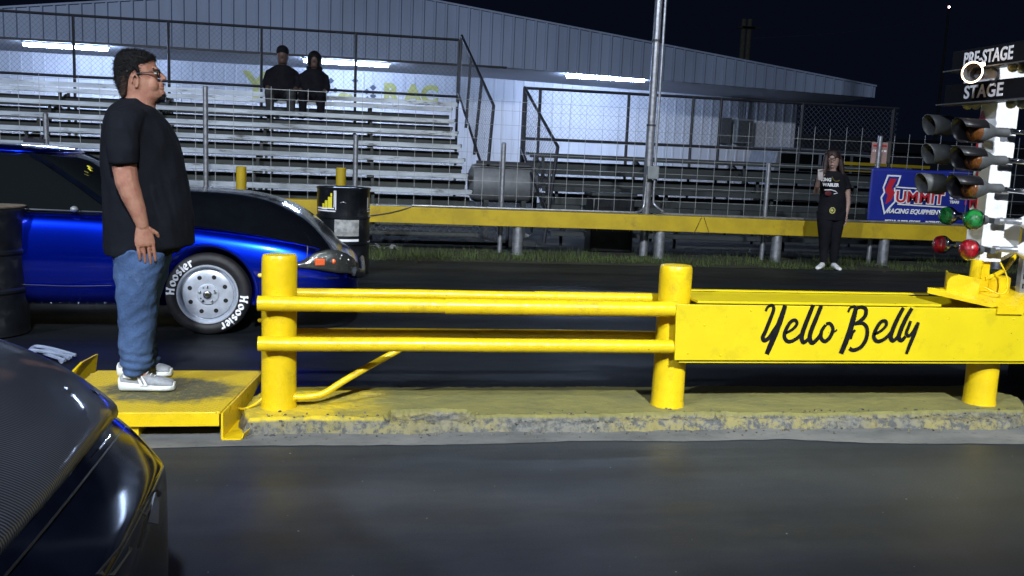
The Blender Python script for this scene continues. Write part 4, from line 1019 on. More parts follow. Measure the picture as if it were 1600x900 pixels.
# greenhouse
def gsec(z, xf, xr, hw, cf=.12):
    P_ = []
    ring = [(xf, -.80), (xf+.05, -.4), (xf+.06, 0), (xf+.05, .4), (xf, .80), (xf-.10, .97), (xf-.25, 1.0), ((xf+xr)/2, 1.01), (xr+.25, 1.0), (xr+.08, .96), (xr, .8), (xr-.03, 0), (xr, -.8), (xr+.08, -.96), (xr+.25, -1.0), ((xf+xr)/2, -1.01), (xf-.25, -1.0), (xf-.10, -.97)]
    return [(a, YC+hw*b, z) for a, b in ring]
G_ = [(.80, -1.50, -4.05, .80), (.88, -1.62, -4.0, .79), (1.05, -1.86, -3.72, .735), (1.20, -2.10, -3.35, .665), (1.255, -2.22, -3.15, .62)]
mb = MB(); mb.loft([gsec(*g_) for g_ in G_]); mb.build('windows', 'glass', car, True, 0, 50)
RG = [(1.245, -2.16, -3.25, .645), (1.275, -2.20, -3.18, .63), (1.305, -2.30, -3.05, .55), (1.322, -2.5, -2.9, .35)]
mb = MB(); mb.loft([gsec(*g_) for g_ in RG]); o = mb.build('roof', 'carpaint', car, True, 0, 50)
sb = o.modifiers.new('S', 'SUBSURF'); sb.levels = sb.render_levels = 1
def gp(z, side, f):   # point on the greenhouse corner line
    for a, b in zip(G_[:-1], G_[1:]):
        if a[0] <= z <= b[0]:
            t_ = (z-a[0])/(b[0]-a[0]); xf = a[1]+(b[1]-a[1])*t_; xr = a[2]+(b[2]-a[2])*t_; hw = a[3]+(b[3]-a[3])*t_
            return (xf-.06 if f else xr+.06, YC+side*hw*.985, z)
for side in (-1, 1):
    mb = MB(); mb.tube([gp(z, side, 1) for z in (.86, .95, 1.05, 1.13, 1.20, 1.25)], [(.020, .012)]*6, 8); mb.build('pillar', 'dark_body', car)
    mb = MB(); mb.tube([gp(z, side, 0) for z in (.88, 1.0, 1.12, 1.24)], [(.12, .02)]*4, 8); mb.build('pillar', 'carpaint', car)
    mb = MB(); mb.tube([(-2.72, YC+side*.80*1.0, .87), (-2.72, YC+side*.735, 1.05), (-2.72, YC+side*.63, 1.25)], [(.03, .02)]*3, 8); mb.build('pillar', 'trim', car)
    mb = MB(); mb.tube([(-1.72, YC+side*.80, .868), (-2.3, YC+side*.806, .874), (-3.4, YC+side*.81, .885)], .008, 8); mb.build('belt_trim', 'chrome', car)
    mb = MB(); mb.ball((-1.93, YC+side*.83, .885), (.026, .03, .022), 14); mb.build('mirror', 'panelbox', car)
# seat headrest glimpse and helmet-like white shape behind the glass, windscreen stickers
mb = MB()
for yy, z, s in ((-.38, 1.15, .02), (-.30, 1.165, .03), (-.20, 1.05, .03)):
    x = -1.86-(z-1.05)*1.55+.05
    mb.prism([(x+.035, YC+yy-s, z-.012), (x+.035, YC+yy+s, z-.016), (x+.012, YC+yy+s, z+.006), (x+.012, YC+yy-s, z+.010)], (.006, 0, .004))
mb.build('sticker', 'yellow_ink', car, False)
# panel gaps, door crease, rocker rivets
ys = YN-.0035
mb = MB(); mb.tube([(-1.56, YN+.012, .80), (-1.57, YN-.001, .6), (-1.57, YN-.001, .35), (-1.56, YN+.01, .22)], .005, 6); mb.tube([(-2.86, YN+.012, .82), (-2.87, YN, .6), (-2.86, YN+.01, .22)], .005, 6); mb.build('door_gap', 'trim', car)
mb = MB(); mb.tube(catmull([(-1.68, YN+.001, .36), (-1.95, YN-.004, .352), (-2.2, YN-.002, .356), (-2.5, YN, .362)], 4), .0035, 6); mb.build('door_crease', 'chrome', car)
mb = MB()
for k in range(14): mb.ball((-1.55-.06*k, YN+.028, .225), (.004 if k % 3 else .007, .004, .005), 6)
mb.build('rocker_rivets', 'chrome', car)
mb = MB(); mb.tube([(-.335, YN+.05, .665), (-.335, YN+.028, .6), (-.335, YN+.024, .50)], .004, 6); mb.tube([(-.68, YN+.01, .445), (-.36, YN+.03, .44), (-.14, YN+.08, .43), (-.03, YN+.18, .42)], .005, 6); mb.build('bumper_gap', 'trim', car)
mb = MB(); mb.tube(catmull([(-1.45, YN+.045, .79), (-1.0, YN+.05, .755), (-.7, YN+.06, .72), (-.42, YN+.075, .68), (-.25, YN+.11, .64)], 5), (.006, .004), 6); mb.build('fender_crease', 'carpaint', car)
# headlight: clear teardrop following the nose corner
def nose_pt(x, z, off):
    for a, b in zip(ST[:-1], ST[1:]):
        if b[0] <= x <= a[0]:
            t_ = (x-a[0])/(b[0]-a[0]); hw = a[1]+(b[1]-a[1])*t_; return Vector((x, YC-hw*1.0-off, z))
    return Vector((.05, YC-.3, z))
for side in (-1,):
    mb = MB(); rows = []
    for x, z0, z1 in ((-.43, .515, .525), (-.36, .51, .565), (-.28, .50, .615), (-.20, .485, .640), (-.12, .47, .635), (-.05, .46, .60), (.0, .45, .555), (.03, .44, .51)):
        p = nose_pt(x, 0, .006); rows.append([(p.x, p.y+.022*max(0, (k-4)/4), z0+(z1-z0)*k/8) for k in range(9)])
    mb.loft(rows, False, False); hl = mb.build('headlight', mat('smoky_lens', (.10, .105, .10), .12, .65, coat=1, bump=.9, bscale=22), car)
    sd = hl.modifiers.new('S', 'SOLIDIFY'); sd.thickness = .01
    p = nose_pt(-.245, .552, .012); mb = MB(); mb.box((p.x, p.y, p.z), (.075, .012, .05), R_(12)); mb.build('indicator', 'orange', hl, True, .008)
    p = nose_pt(-.15, .555, .012); mb = MB(); mb.ball((p.x, p.y, p.z), (.02, .01, .02), 8); mb.build('indicator', 'orange', hl)
    mb = MB()
    for x, z, r in ((-.30, .565, .010), (-.27, .585, .010), (-.20, .590, .011), (-.10, .57, .016), (-.06, .535, .015), (-.12, .52, .012), (-.33, .54, .009), (-.015, .52, .014), (-.04, .56, .012), (.01, .49, .012), (-.09, .595, .010), (-.17, .53, .009)):
        p = nose_pt(x, z, .006); mb.ball(p, (r, r*.5, r), 8)
    mb.build('reflector_sparkle', 'chrome', hl)  # chrome balls added for bright sparkles in the headlight
mb = MB(); mb.tube(catmull([(.0, YC-.72, .47), (.055, YC-.60, .44), (.07, YC-.4, .42), (.075, YC, .41), (.07, YC+.5, .42)], 5), (.035, .022), 10); mb.build('bumper', mat('dark_polished_bumper', (.16, .17, .20), .12, .9, bump=.8, bscale=14), car)
mb = MB(); mb.tube(catmull([(-.62, YN+.02, .205), (-.3, YN+.05, .195), (-.08, YN+.14, .19), (.03, YC-.4, .19), (.04, YC, .19)], 5), (.01, .02), 8); mb.build('chin_lip', 'carpaint', car)
# wheels
def wheel(x, y, z, R, rr, w, face=-1, words=False):
    wt = None
    o = bpy.data.objects.new('wheel', None); COL.objects.link(o); o.location = (x, y, z); adopt(o, car)
    ax = (0, face, 0)
    mb = MB(); mb.lathe([(rr+.004, -w), (R*.90, -w), (R*.98, -w+.02), (R, -w+.05), (R, -.035), (R*.985, -.012), (R*.94, .003), (R*.86, .012), (rr*1.16, .012), (rr*1.05, .004), (rr+.002, -.006), (rr+.001, -w)], (x, y, z), ax, 64); mb.build('tyre', 'black_rubber', o)
    mb = MB(); mb.lathe([(rr*1.0, -.02), (rr*1.02, .004), (rr*1.01, .012), (rr*.965, .012), (rr*.94, .0), (rr*.91, -.012), (rr*.89, -.030), (rr*.855, -.034), (rr*.83, -.014), (rr*.78, -.008), (rr*.5, -.004), (rr*.36, -.008), (rr*.34, .004), (rr*.20, .008), (.001, .009)], (x, y, z), ax, 56, False); mb.build('rim', 'rim', o)
    fy_ = y+face*.001
    mb = MB()
    for k in range(8):
        a = R_(22.5+45*k+3); c = (x+rr*.62*math.cos(a), y+face*-.0075+face*.004, z+rr*.62*math.sin(a))
        mb.lathe([(.001, .0), (.0155, .0), (.0165, -.004)], c, ax, 16, False)
    for k in range(4):
        a = R_(45+90*k-14); c = (x+rr*.26*math.cos(a), y+face*.007, z+rr*.26*math.sin(a)); mb.lathe([(.001, .0), (.006, .0), (.006, -.003)], c, ax, 8, False)
    mb.build('vent_hole', 'trim', o, False)
    mb = MB()
    for k in range(5):
        a = R_(90+72*k); c = (x+rr*.26*math.cos(a), y+face*.004, z+rr*.26*math.sin(a)); mb.lathe([(.010, 0), (.010, .012), (.006, .016), (.001, .017)], c, ax, 10)
    mb.build('wheel_nut', 'chrome', o)
    mb = MB(); mb.lathe([(.030, .006), (.030, .020), (.024, .026), (.017, .028), (.016, .018), (.001, .018)], (x, y, z), ax, 24, False); mb.build('hub_cap', 'chrome', o)
    if words:
        # blackletter strokes in a unit letter box, broad nib
        G = {'H': (1.15, [[(.18, .1), (.20, .55), (.16, .98)], [(.80, .06), (.78, .5), (.84, .96)], [(.2, .56), (.5, .50), (.8, .56)], [(.02, .06), (.32, .12)], [(.0, .90), (.34, .98)], [(.62, .06), (.98, .10)], [(.66, .90), (1.0, .98)]]),
             'o': (.82, [[(.40, .70), (.10, .52), (.12, .20), (.40, .04)], [(.40, .70), (.68, .50), (.66, .20), (.40, .04)]]),
             's': (.72, [[(.58, .64), (.30, .70), (.12, .52), (.36, .38), (.58, .24), (.40, .05), (.08, .10)]]),
             'i': (.42, [[(.10, .62), (.22, .68), (.20, .10), (.32, .04)], [(.16, .88), (.26, .96)]]),
             'e': (.72, [[(.12, .34), (.56, .44), (.38, .70), (.10, .50), (.12, .16), (.38, .03), (.60, .16)]]),
             'r': (.62, [[(.06, .62), (.18, .68), (.16, .08)], [(.18, .50), (.38, .70), (.56, .60)], [(.04, .06), (.30, .06)]])}
        mb = MB(); n = 0
        hgt = .056; r0_ = rr+.016
        for a0 in (181, -1):
            ang = a0
            for ch in 'Hoosier':
                wd, strokes = G[ch]; wang = math.degrees(wd*hgt*1.02/(r0_+.025))
                for st in strokes:
                    cm = catmull([Vector(p) for p in st], 4); pts = []
                    for p in cm:
                        a = R_(ang-wang*(p.x/wd)*.86); r_ = r0_+p.y*hgt; pts.append((r_*math.cos(a), r_*math.sin(a)))
                    ribbon(mb, pts, .0165, Vector((x, y, z)), Vector((1, 0, 0)), Vector((0, 0, 1)), Vector((0, -1, 0)), .0135+.0001*n, (R_(35)+R_(ang-90), .30)); n += 1
                ang -= wang
        mb.build('lettering', 'white_ink', o, False)
    return o
wheel(WX, YN+.035, WZ, WR, .212, .14, -1, True)
wheel(WX, 2*YC-YN-.035, WZ, WR, .212, .14, 1)
wheel(-3.62, YN+.045, .345, .345, .20, .28, -1); wheel(-3.62, 2*YC-YN-.045, .345, .345, .20, .28, 1)
mb = MB(); mb.tube([(WX, YN+.2, WZ), (WX, 2*YC-YN-.2, WZ)], .03, 8); mb.tube([(-3.62, YN+.3, .34), (-3.62, 2*YC-YN-.3, .34)], .04, 8); mb.build('axle', 'trim', car)
# things standing on the roof edge in the photo: a small dark aerial bracket
mb = MB(); mb.box((-2.36, YC-.25, 1.345), (.14, .05, .03)); mb.tube([(-2.40, YC-.25, 1.35), (-2.42, YC-.25, 1.41)], .012, 6); mb.tube([(-2.32, YC-.25, 1.35), (-2.30, YC-.25, 1.39)], .012, 6); mb.build('roof_bracket', 'trim', car, False)

# ================================================================ DARK CAR IN THE FOREGROUND
fc = thing('dark_car', (-2.2, 1.45, 0), 'dark car with carbon fibre weave bonnet close in front at lower left', 'car')
FYC, FHW = 1.50, .90
def weave():
    m, nt, b, L = nodes('carbon_fibre_weave'); tc = N(nt, 'TexCoord').outputs['Object']
    def wv(rot, sc):
        r = N(nt, 'Mapping'); r.inputs['Rotation'].default_value = (0, 0, rot); L(tc, r.inputs[0])
        w = N(nt, 'TexWave', wave_type='BANDS', bands_direction='X'); w.inputs['Scale'].default_value = sc; L(r.outputs[0], w.inputs[0]); return w.outputs['Fac']
    a = wv(R_(52), 46)
    pat = ramp(nt, a, [(.35, (.002, .003, .005)), (.75, (.060, .066, .085))])
    # random dull patches; sheen painted in, stripes stronger on the near side
    pt = ramp(nt, noise_n(nt, tc, 2.6, 3, .5), [(.40, (0, 0, 0)), (.62, (1, 1, 1))])
    sp = N(nt, 'SeparateXYZ'); L(tc, sp.inputs[0]); my = N(nt, 'MapRange'); my.inputs[1].default_value = 2.05; my.inputs[2].default_value = 1.6; L(sp.outputs[1], my.inputs[0])
    mm = N(nt, 'Math', operation='MULTIPLY'); mm.use_clamp = True; L(my.outputs[0], mm.inputs[0]); mm.inputs[1].default_value = 1.0
    c = mix(nt, mm.outputs[0], mix(nt, pt, (.007, .009, .014), mix(nt, .25, (.007, .009, .014), pat)), pat)
    L(c, b.inputs['Base Color']); b.inputs['Roughness'].default_value = .5; b.inputs['Specular IOR Level'].default_value = .12; b.inputs['Coat Weight'].default_value = .25; b.inputs['Coat Roughness'].default_value = .05
    bp = N(nt, 'Bump'); bp.inputs['Strength'].default_value = .25; bp.inputs['Distance'].default_value = .001; L(a, bp.inputs['Height']); L(bp.outputs[0], b.inputs['Normal'])
    return m
def bow(bm):
    for v in bm.verts:
        k = max(0, min(1, (v.co.x+.95)/.35)); v.co.x += .06*(1-min(1.2, abs(v.co.y-FYC)/.8)**2)*k
# stations for lower body; far edge silhouette measured from the photo
FS = [(-.448, .76, .22, .565, .63), (-.452, .79, .19, .592, .655), (-.460, .803, .175, .604, .668), (-.480, .815, .17, .625, .69), (-.51, .835, .17, .655, .72), (-.55, .855, .17, .69, .755), (-.60, .875, .17, .72, .80), (-.68, .885, .17, .775, .85), (-.78, .895, .17, .835, .90), (-.95, .90, .17, .88, .945), (-1.2, .90, .17, .91, .97), (-1.6, .90, .18, .93, .99), (-2.1, .90, .18, .94, 1.0), (-2.8, .90, .18, .95, 1.0), (-3.6, .90, .18, .95, 1.0), (-4.4, .89, .2, .95, 1.0), (-4.75, .84, .25, .92, .97), (-4.85, .7, .35, .82, .86)]
mb = MB(); mb.loft([section(*s, yc=FYC) for s in FS]); bow(mb.bm); o = body2 = mb.build('body', 'dark_body', fc, True, 0, 60)
sb = o.modifiers.new('S', 'SUBSURF'); sb.levels = sb.render_levels = 2
o.data = baked(o); o.modifiers.clear()
for x, r in ((-1.28, .37), (-4.0, .38)):
    for y in (FYC-FHW, FYC+FHW): cut(o, cyl_cut(x, .34, r, y, .28))
if not o.data.materials: o.data.materials.append(M['dark_body'])
o.data.polygons.foreach_set('use_smooth', [True]*len(o.data.polygons)); o.data.set_sharp_from_angle(angle=R_(32))
def fh(x, hw, ze, zt):
    half = [(1.0, ze-.03), (1.0, ze), (.97, ze+.010), (.85, ze+(zt-ze)*.42), (.65, ze+(zt-ze)*.74), (.35, ze+(zt-ze)*.95), (0, zt)]
    return [(x, FYC-hw*a, z) for a, z in half]+[(x, FYC+hw*a, z) for a, z in half[:-1][::-1]]
FHS = [(-.545, .79, .702, .767), (-.572, .80, .735, .800), (-.61, .805, .765, .835), (-.67, .81, .812, .880), (-.76, .815, .860, .925), (-.86, .815, .900, .962), (-1.0, .815, .930, .995), (-1.3, .81, .955, 1.02), (-1.7, .80, .975, 1.035), (-1.95, .79, .985, 1.04)]
mb = MB(); mb.loft([fh(*h) for h in FHS]); bow(mb.bm); o = mb.build('bonnet', weave(), fc, True, 0, 60)
sb = o.modifiers.new('S', 'SUBSURF'); sb.levels = sb.render_levels = 2
mb = MB(); mb.tube([(-.541, FYC+a*.79, .686+.064*(1-abs(a)**2.2)) for a in [.93-k/12*1.86 for k in range(13)]], .0022, 6); bow(mb.bm); mb.build('bonnet_gap', 'trim', fc)
mb = MB(); mb.tube([(-.544, FYC+a*.79, .7035+.066*(1-abs(a)**2.2)) for a in [.62-k/8*.16 for k in range(9)]], .002, 6); bow(mb.bm); mb.tube([(-.62, FYC+.50, .838), (-.57, FYC+.53, .800)], .0016, 5); mb.build('bonnet_edge_glint', 'chrome', fc)  # highlights on the bonnet edge laid on as thin chrome tubes
mb = MB(); mb.lathe([(.001, 0), (.018, 0), (.018, .006), (.008, .010), (.001, .010)], (-.60, FYC+.70, .782), (.45, .25, 1), 14); mb.build('bonnet_pin', 'chrome', fc)
# greenhouse
def fg(z, xf, xr, hw): return [(a, FYC+hw*(y-YC)/1.0, zz) for a, y, zz in [(p[0], YC+(p[1]-YC), p[2]) for p in gsec(z, xf, xr, 1.0)]]
mb = MB(); mb.loft([fg(.92, -1.85, -4.1, .80), fg(1.02, -2.0, -4.0, .79), fg(1.15, -2.3, -3.7, .73), fg(1.33, -2.65, -3.4, .62)]); mb.build('windows', 'glass', fc, True, 0, 50)
mb = MB(); mb.loft([fg(1.325, -2.6, -3.45, .64), fg(1.36, -2.72, -3.35, .58), fg(1.375, -2.85, -3.2, .4)]); mb.build('roof', 'dark_body', fc, True, 0, 50)
# nose detail: recess, pale lamp, splitter lip
from mathutils.bvhtree import BVHTree
nose = BVHTree.FromPolygons([v.co for v in body2.data.vertices], [p.vertices for p in body2.data.polygons])
def on_nose(px, py, off=.004):
    d = ray(px, py).normalized(); h = nose.ray_cast(Vector((0, 0, CAMH)), d)
    return (h[0]+h[1]*off) if h[0] else at(px, py, 2.1)
def decal(pts, m, name, off=.004, thick=.004, smooth=False):
    mb = MB(); P_ = [on_nose(*p, off) for p in pts]
    mb.prism(P_, (-thick, 0, 0)); return mb.build(name, m, fc, smooth)
mb = MB(); mb.prism([on_nose(*p) for p in ((229, 815), (240, 770), (246, 786), (245, 819))], (-.006, 0, 0))
o = mb.build('headlight', mat('pale_lamp_lens', (.16, .19, .24), .2, coat=.6), fc, False)
mb = MB()
for a, b in zip([(150, 899), (190, 850), (215, 800), (236, 770)], [(190, 850), (215, 800), (236, 770), (243, 764)]):
    w_ = 26 if a[0] < 200 else 12
    mb.prism([on_nose(*a, .003), on_nose(*b, .003), on_nose(b[0]+w_*.6, b[1]+6, .003), on_nose(a[0]+w_, a[1]+6 if a[1] < 890 else a[1], .003)], (-.004, 0, 0))
mb.build('recess_dark_patch', 'black_rubber', fc, False)  # dark of the nose recess laid on as flat black patches
mb = MB(); mb.tube(catmull([(-.56, FYC+.865, .20), (-.50, FYC+.82, .20), (-.44, FYC+.6, .20), (-.40, FYC+.3, .20), (-.39, FYC, .20)], 6), (.012, .012), 8); mb.build('splitter_lip', 'dark_body', fc)
for x, s in ((-1.28, 1), (-4.0, 1), (-1.28, -1), (-4.0, -1)):
    o = bpy.data.objects.new('wheel', None); COL.objects.link(o); o.location = (x, FYC+s*.82, .33); adopt(o, fc)
    mb = MB(); mb.lathe([(.20, -.2), (.31, -.2), (.33, -.17), (.33, -.03), (.31, 0), (.21, .005), (.20, -.2)], (x, FYC+s*.86, .33), (0, s, 0), 40, False); mb.build('tyre', 'black_rubber', o)
    mb = MB(); mb.lathe([(.205, 0), (.19, -.02), (.10, -.01), (.001, 0)], (x, FYC+s*.86, .33), (0, s, 0), 32, False); mb.build('rim', 'rim', o)
# ================================================================ PEOPLE
def ell(mb, cx, cy, z, rx, ry, n=20, p=2.0):
    out = []
    for k in range(n):
        a = 2*PI*k/n; c, s = math.cos(a), math.sin(a)
        out.append((cx+rx*math.copysign(abs(c)**(2/p), c), cy+ry*math.copysign(abs(s)**(2/p), s), z))
    return out
def chainp(mb, pts, rs, n=12):
    """rounded tapered limb"""
    P_ = [Vector(p) for p in pts]; mb.tube(P_, rs, n)
    for p, r in zip(P_, rs): mb.ball(p, r if not isinstance(r, tuple) else min(r), n)
def hand(mb, wrist, d, back, side, size=.19, curl=.5, r=.0085):
    """wrist point; d = finger direction, back = back-of-hand normal, side = thumb side"""
    w = Vector(wrist); d = Vector(d).normalized(); back = (Vector(back)-d*Vector(back).dot(d)).normalized(); sd = d.cross(back); 
    if sd.dot(Vector(side)) < 0: sd = -sd
    pl = size*.50
    secs = []
    for t, hw, th in ((-.12, .13, .10), (.1, .16, .11), (.35, .20, .105), (.65, .23, .095), (.9, .235, .08), (1.02, .21, .06)):
        c = w+d*pl*t; secs.append([c+sd*size*hw*math.cos(a)+back*size*th*math.sin(a) for a in [2*PI*k/16 for k in range(16)]])
    mb.loft(secs)
    for i, (off, ln) in enumerate(((.80, .40), (.28, .46), (-.26, .43), (-.78, .34))):
        base = w+d*pl*.98+sd*size*.215*off; L_ = size*ln; pts = [w+d*pl*.5+sd*size*.18*off, base]; ang = 0; cur = base; dd = d.copy()
        for s_ in (.45, .31, .24):
            ang += curl*(.7 if s_ == .45 else 1.0)*.55+.05*i*curl
            dd = (d*math.cos(ang)-back*math.sin(ang)).normalized(); cur = cur+dd*L_*s_; pts.append(cur)
        chainp(mb, pts, [r*1.1, r*1.08, r, r*.92, r*.8], 8)
    b = w+d*pl*.22+sd*size*.16
    chainp(mb, [w+d*pl*.1, b, b+(d*.55+sd*.6-back*.25)*size*.22, b+(d*.85+sd*.48-back*.45)*size*.40], [r*1.2, r*1.35, r*1.2, r*.95], 8)

# ---------------------------------------------------------------- man standing on the platform, in profile
MY = 4.84
man = thing('person', (-1.05, MY, .133), 'person in black t-shirt, blue jeans and glasses standing on the yellow platform', 'person')
def px2(x0, x1, y, Y): a = at(x0, y, Y); b = at(x1, y, Y); return (a.x+b.x)/2, (b.x-a.x)/2, (a.z+b.z)/2
def plof(mb, rows, Y, n=24, p=2.1):
    secs = []
    for y, x0, x1, hy, *o in rows:
        cx, rx, z = px2(x0, x1, y, Y); dy = o[0] if o else 0
        secs.append(ell(mb, cx, Y+dy, z, rx, hy, n, p))
    mb.loft(secs)
mb = MB()
# skull, face and neck
plof(mb, [(81, 199, 219, .030), (84, 192, 231, .052), (90, 186, 240, .068), (98, 183.5, 243, .075), (107, 182.5, 245.2, .078), (115, 183, 246.0, .078), (122, 184, 247.5, .077), (130, 186, 249.5, .075), (138, 188, 251.5, .072), (145, 190, 253.5, .068), (151, 191, 252.5, .066), (157, 192, 247, .066), (163, 190, 243, .070), (172, 186, 242, .085)], MY, 28, 2.15)
def q_(x, y, dy=0): v = at(x, y, MY+dy); return Vector((v.x, MY+dy, v.z))
# narrow the face in front: nose, brow, lips, chin, cheek
chainp(mb, [q_(247, 113), q_(251.5, 118), q_(256.3, 122.3)], [.011, .012, .0125], 10)
for s in (-1, 1): mb.ball(q_(252.8, 124.2, s*.013), .0095, 8)
mb.ball(q_(250, 131), (.016, .022, .011), 10); mb.ball(q_(252.6, 134.2), (.0125, .021, .0075), 10); mb.ball(q_(252.8, 138.4), (.0125, .020, .008), 10)
mb.ball(q_(251.5, 146.5), (.022, .026, .022), 12)
for s in (-1, 1):
    mb.ball(q_(236, 133, s*.034), (.036, .030, .044), 14); mb.ball(q_(243.5, 107.5, s*.028), (.014, .026, .009), 10)
    # ear
    c = q_(212, 127, s*.074)
    mb.tube([c+Vector((.012*math.cos(a)*1.1+.0, s*(.008+.006*math.sin(a/2)), .030*math.sin(a))) for a in [R_(-100)+R_(300)*k/12 for k in range(13)]], .0052, 8)
    mb.ball(c+Vector((.000, 0, -.004)), (.009, .006, .022), 8); mb.ball(c+Vector((.004, s*.002, -.026)), (.007, .005, .009), 8)
# arms
NS, FS_ = MY-.235, MY+.235
def arm(pxs, Y, rs): chainp(mb, [Vector((at(x, y, Y).x, Y+dy, at(x, y, Y).z)) for x, y, dy in pxs], rs, 14)
arm([(192, 200, .03), (194, 235, 0), (195.5, 262, -.01), (200, 285, -.02), (207, 305, -.02), (217, 330, -.02), (223.5, 351, -.015)], NS, [.055, .058, .056, .0535, .049, .039, .030])
w = Vector((at(223.5, 352, NS).x, NS-.015, at(223.5, 352, NS).z))
hand(mb, w, (.13, .02, -1), (.25, -1, 0), (1, 0, 0), .20, .26, .0086)
arm([(205, 200, -.03), (207, 240, 0), (212, 290, .02), (222, 330, .02), (228, 351, .02)], FS_, [.055, .057, .050, .040, .030])
w2 = Vector((at(229, 352, FS_).x, FS_+.02, at(229, 352, FS_).z)); hand(mb, w2, (.13, -.02, -1), (.25, 1, 0), (1, 0, 0), .19, .5, .0095)
# lower trunk and legs inside the clothes, ankles
plof(mb, [(180, 180, 250, .15), (230, 172, 272, .17), (330, 172, 280, .18), (400, 176, 260, .165)], MY)
for dy, dx in ((-.15, 0), (.13, 12)):
    a = at(217+dx, 400, MY+dy); b_2 = at(213+dx*.6, 490, MY+dy); c = at(212+dx*.6, 580, MY+dy)
    chainp(mb, [a, b_2, c, c-Vector((-.03, 0, .03))], [.062, .05, .036, .036], 12)
remesh(mb, 'body', 'skin', man, .0034, 3)
# hair
mb = MB()
plof(mb, [(77.2, 200, 214, .020), (79, 194, 224, .042), (82, 190, 232, .058), (86, 186, 238.5, .068), (90, 183.5, 241.5, .0755), (94, 182, 240.5, .080), (98, 181, 236, .0825), (105, 180.2, 228, .0845), (112, 180.3, 221, .0845), (119, 181, 212, .083), (126, 182.5, 206, .080), (134, 184.5, 203, .076), (141, 187.5, 200, .070), (147, 190.5, 197, .055)], MY, 32, 3.6)
for s in (-1, 1): chainp(mb, [q_(214, 106, s*.076), q_(216, 113, s*.0765), q_(214.5, 121, s*.0765)], [.012, .009, .0055], 8)
man_hair = remesh(mb, 'hair', 'hair', man, .0042, 2, lambda c: .0034*noise.noise(c*38)+.0022*noise.noise(c*110)-.001)
def strands(o, n, l0, l1, lean, zmin=-9, w=.0011):
    bm = bmesh.new(); bm.from_mesh(o.data); bm.verts.ensure_lookup_table(); bm.normal_update()
    base = [(v.co.copy(), v.normal.copy()) for v in bm.verts if v.co.z > zmin]
    for k in range(n):
        p, q = random.choice(base); p = p+Vector([random.gauss(0, .0015) for _ in range(3)])
        d = (q*random.uniform(.5, 1)+Vector(lean)+Vector([random.gauss(0, .35) for _ in range(3)])).normalized()
        t = d.cross(q); t = (t if t.length > .05 else d.cross(Vector((0, 0, 1)))).normalized()*w
        L_ = random.uniform(l0, l1); m_ = p+d*L_*.55; e = p+(d+Vector((lean[0], lean[1], lean[2]-.2))*.5).normalized()*L_
        a = [bm.verts.new(x) for x in (p-t-q*.002, p+t-q*.002, m_+t*.7, m_-t*.7)]; f = bm.verts.new(e)
        bm.faces.new(a); bm.faces.new((a[3], a[2], f))
    bm.to_mesh(o.data); bm.free()
strands(man_hair, 5200, .006, .015, (.25, 0, .1))
mb = MB()
plof(mb, [(100, 183, 232, .0795), (106, 182, 229, .0803), (113, 182, 223, .0803), (119, 182.5, 216, .0798), (126, 184, 210, .0788), (134, 186, 207, .0765), (142, 189, 205, .0725), (149, 191, 203, .069), (153, 192, 200, .066)], MY, 32, 3.6)
remesh(mb, 'short_hair', mat('clipped_hair', (.055, .034, .026), .75, var=.45, vscale=120, bump=.6, bscale=200, spec=.2), man, .0042, 2, lambda c: .0012*noise.noise(c*60))
strands(bpy.data.objects['short_hair'], 1500, .003, .006, (-.1, 0, -.4))
mb = MB(); mb.ball(q_(255.2, 149.3), (.012, .022, .017), 12); mb.ball(q_(250.5, 154.5), (.026, .028, .013), 12); mb.ball(q_(244, 159), (.020, .030, .008), 12); mb.ball(q_(255.8, 131.6), (.005, .014, .0035), 8)
strands(remesh(mb, 'beard', 'hair', man, .0035, 2, lambda c: .0015*noise.noise(c*120)), 600, .003, .007, (.3, 0, -.4))
# eyes, brows and glasses
mb = MB()
for s in (-1, 1): mb.ball(q_(243.6, 114.2, s*.030), (.009, .012, .009), 12)
mb.build('eye', mat('eye_white', (.7, .68, .66), .2), man)
mb = MB()
for s in (-1, 1): mb.tube([q_(239, 107.5, s*.052), q_(244.5, 105.6, s*.036), q_(247, 107, s*.014)], .0032, 6)
mb.build('eyebrow', 'hair', man)
mb = MB()
for s in (-1, 1):
    c = q_(249.3, 115.5, s*.034); mb.tube([c+Vector((-.006*abs(math.cos(a)), .026*math.cos(a), .019*math.sin(a))) for a in [2*PI*k/20 for k in range(21)]], .0030, 6, False)
    mb.tube([q_(247.5, 112.4, s*.062), q_(235, 112.3, s*.076), q_(221, 113.6, s*.0835), q_(209, 116.5, s*.084), q_(205.5, 121, s*.082)], [.0036, .0030, .0024, .0024, .0024], 8)
mb.tube([q_(250.3, 113.5, -.012), q_(250.8, 112.8, 0), q_(250.3, 113.5, .012)], .0025, 6)
mb.build('glasses', 'trim', man)
mb = MB(); mb.ball(q_(198.5, 111.5, -.088), (.004, .003, .004), 8); mb.ball(q_(199.6, 91, -.074), (.003, .003, .003), 8); mb.ball(q_(222, 112.6, -.0865), (.006, .0015, .0018), 8); mb.build('chrome_speck', 'chrome', man)  # tiny chrome balls on the hair and the glasses arm
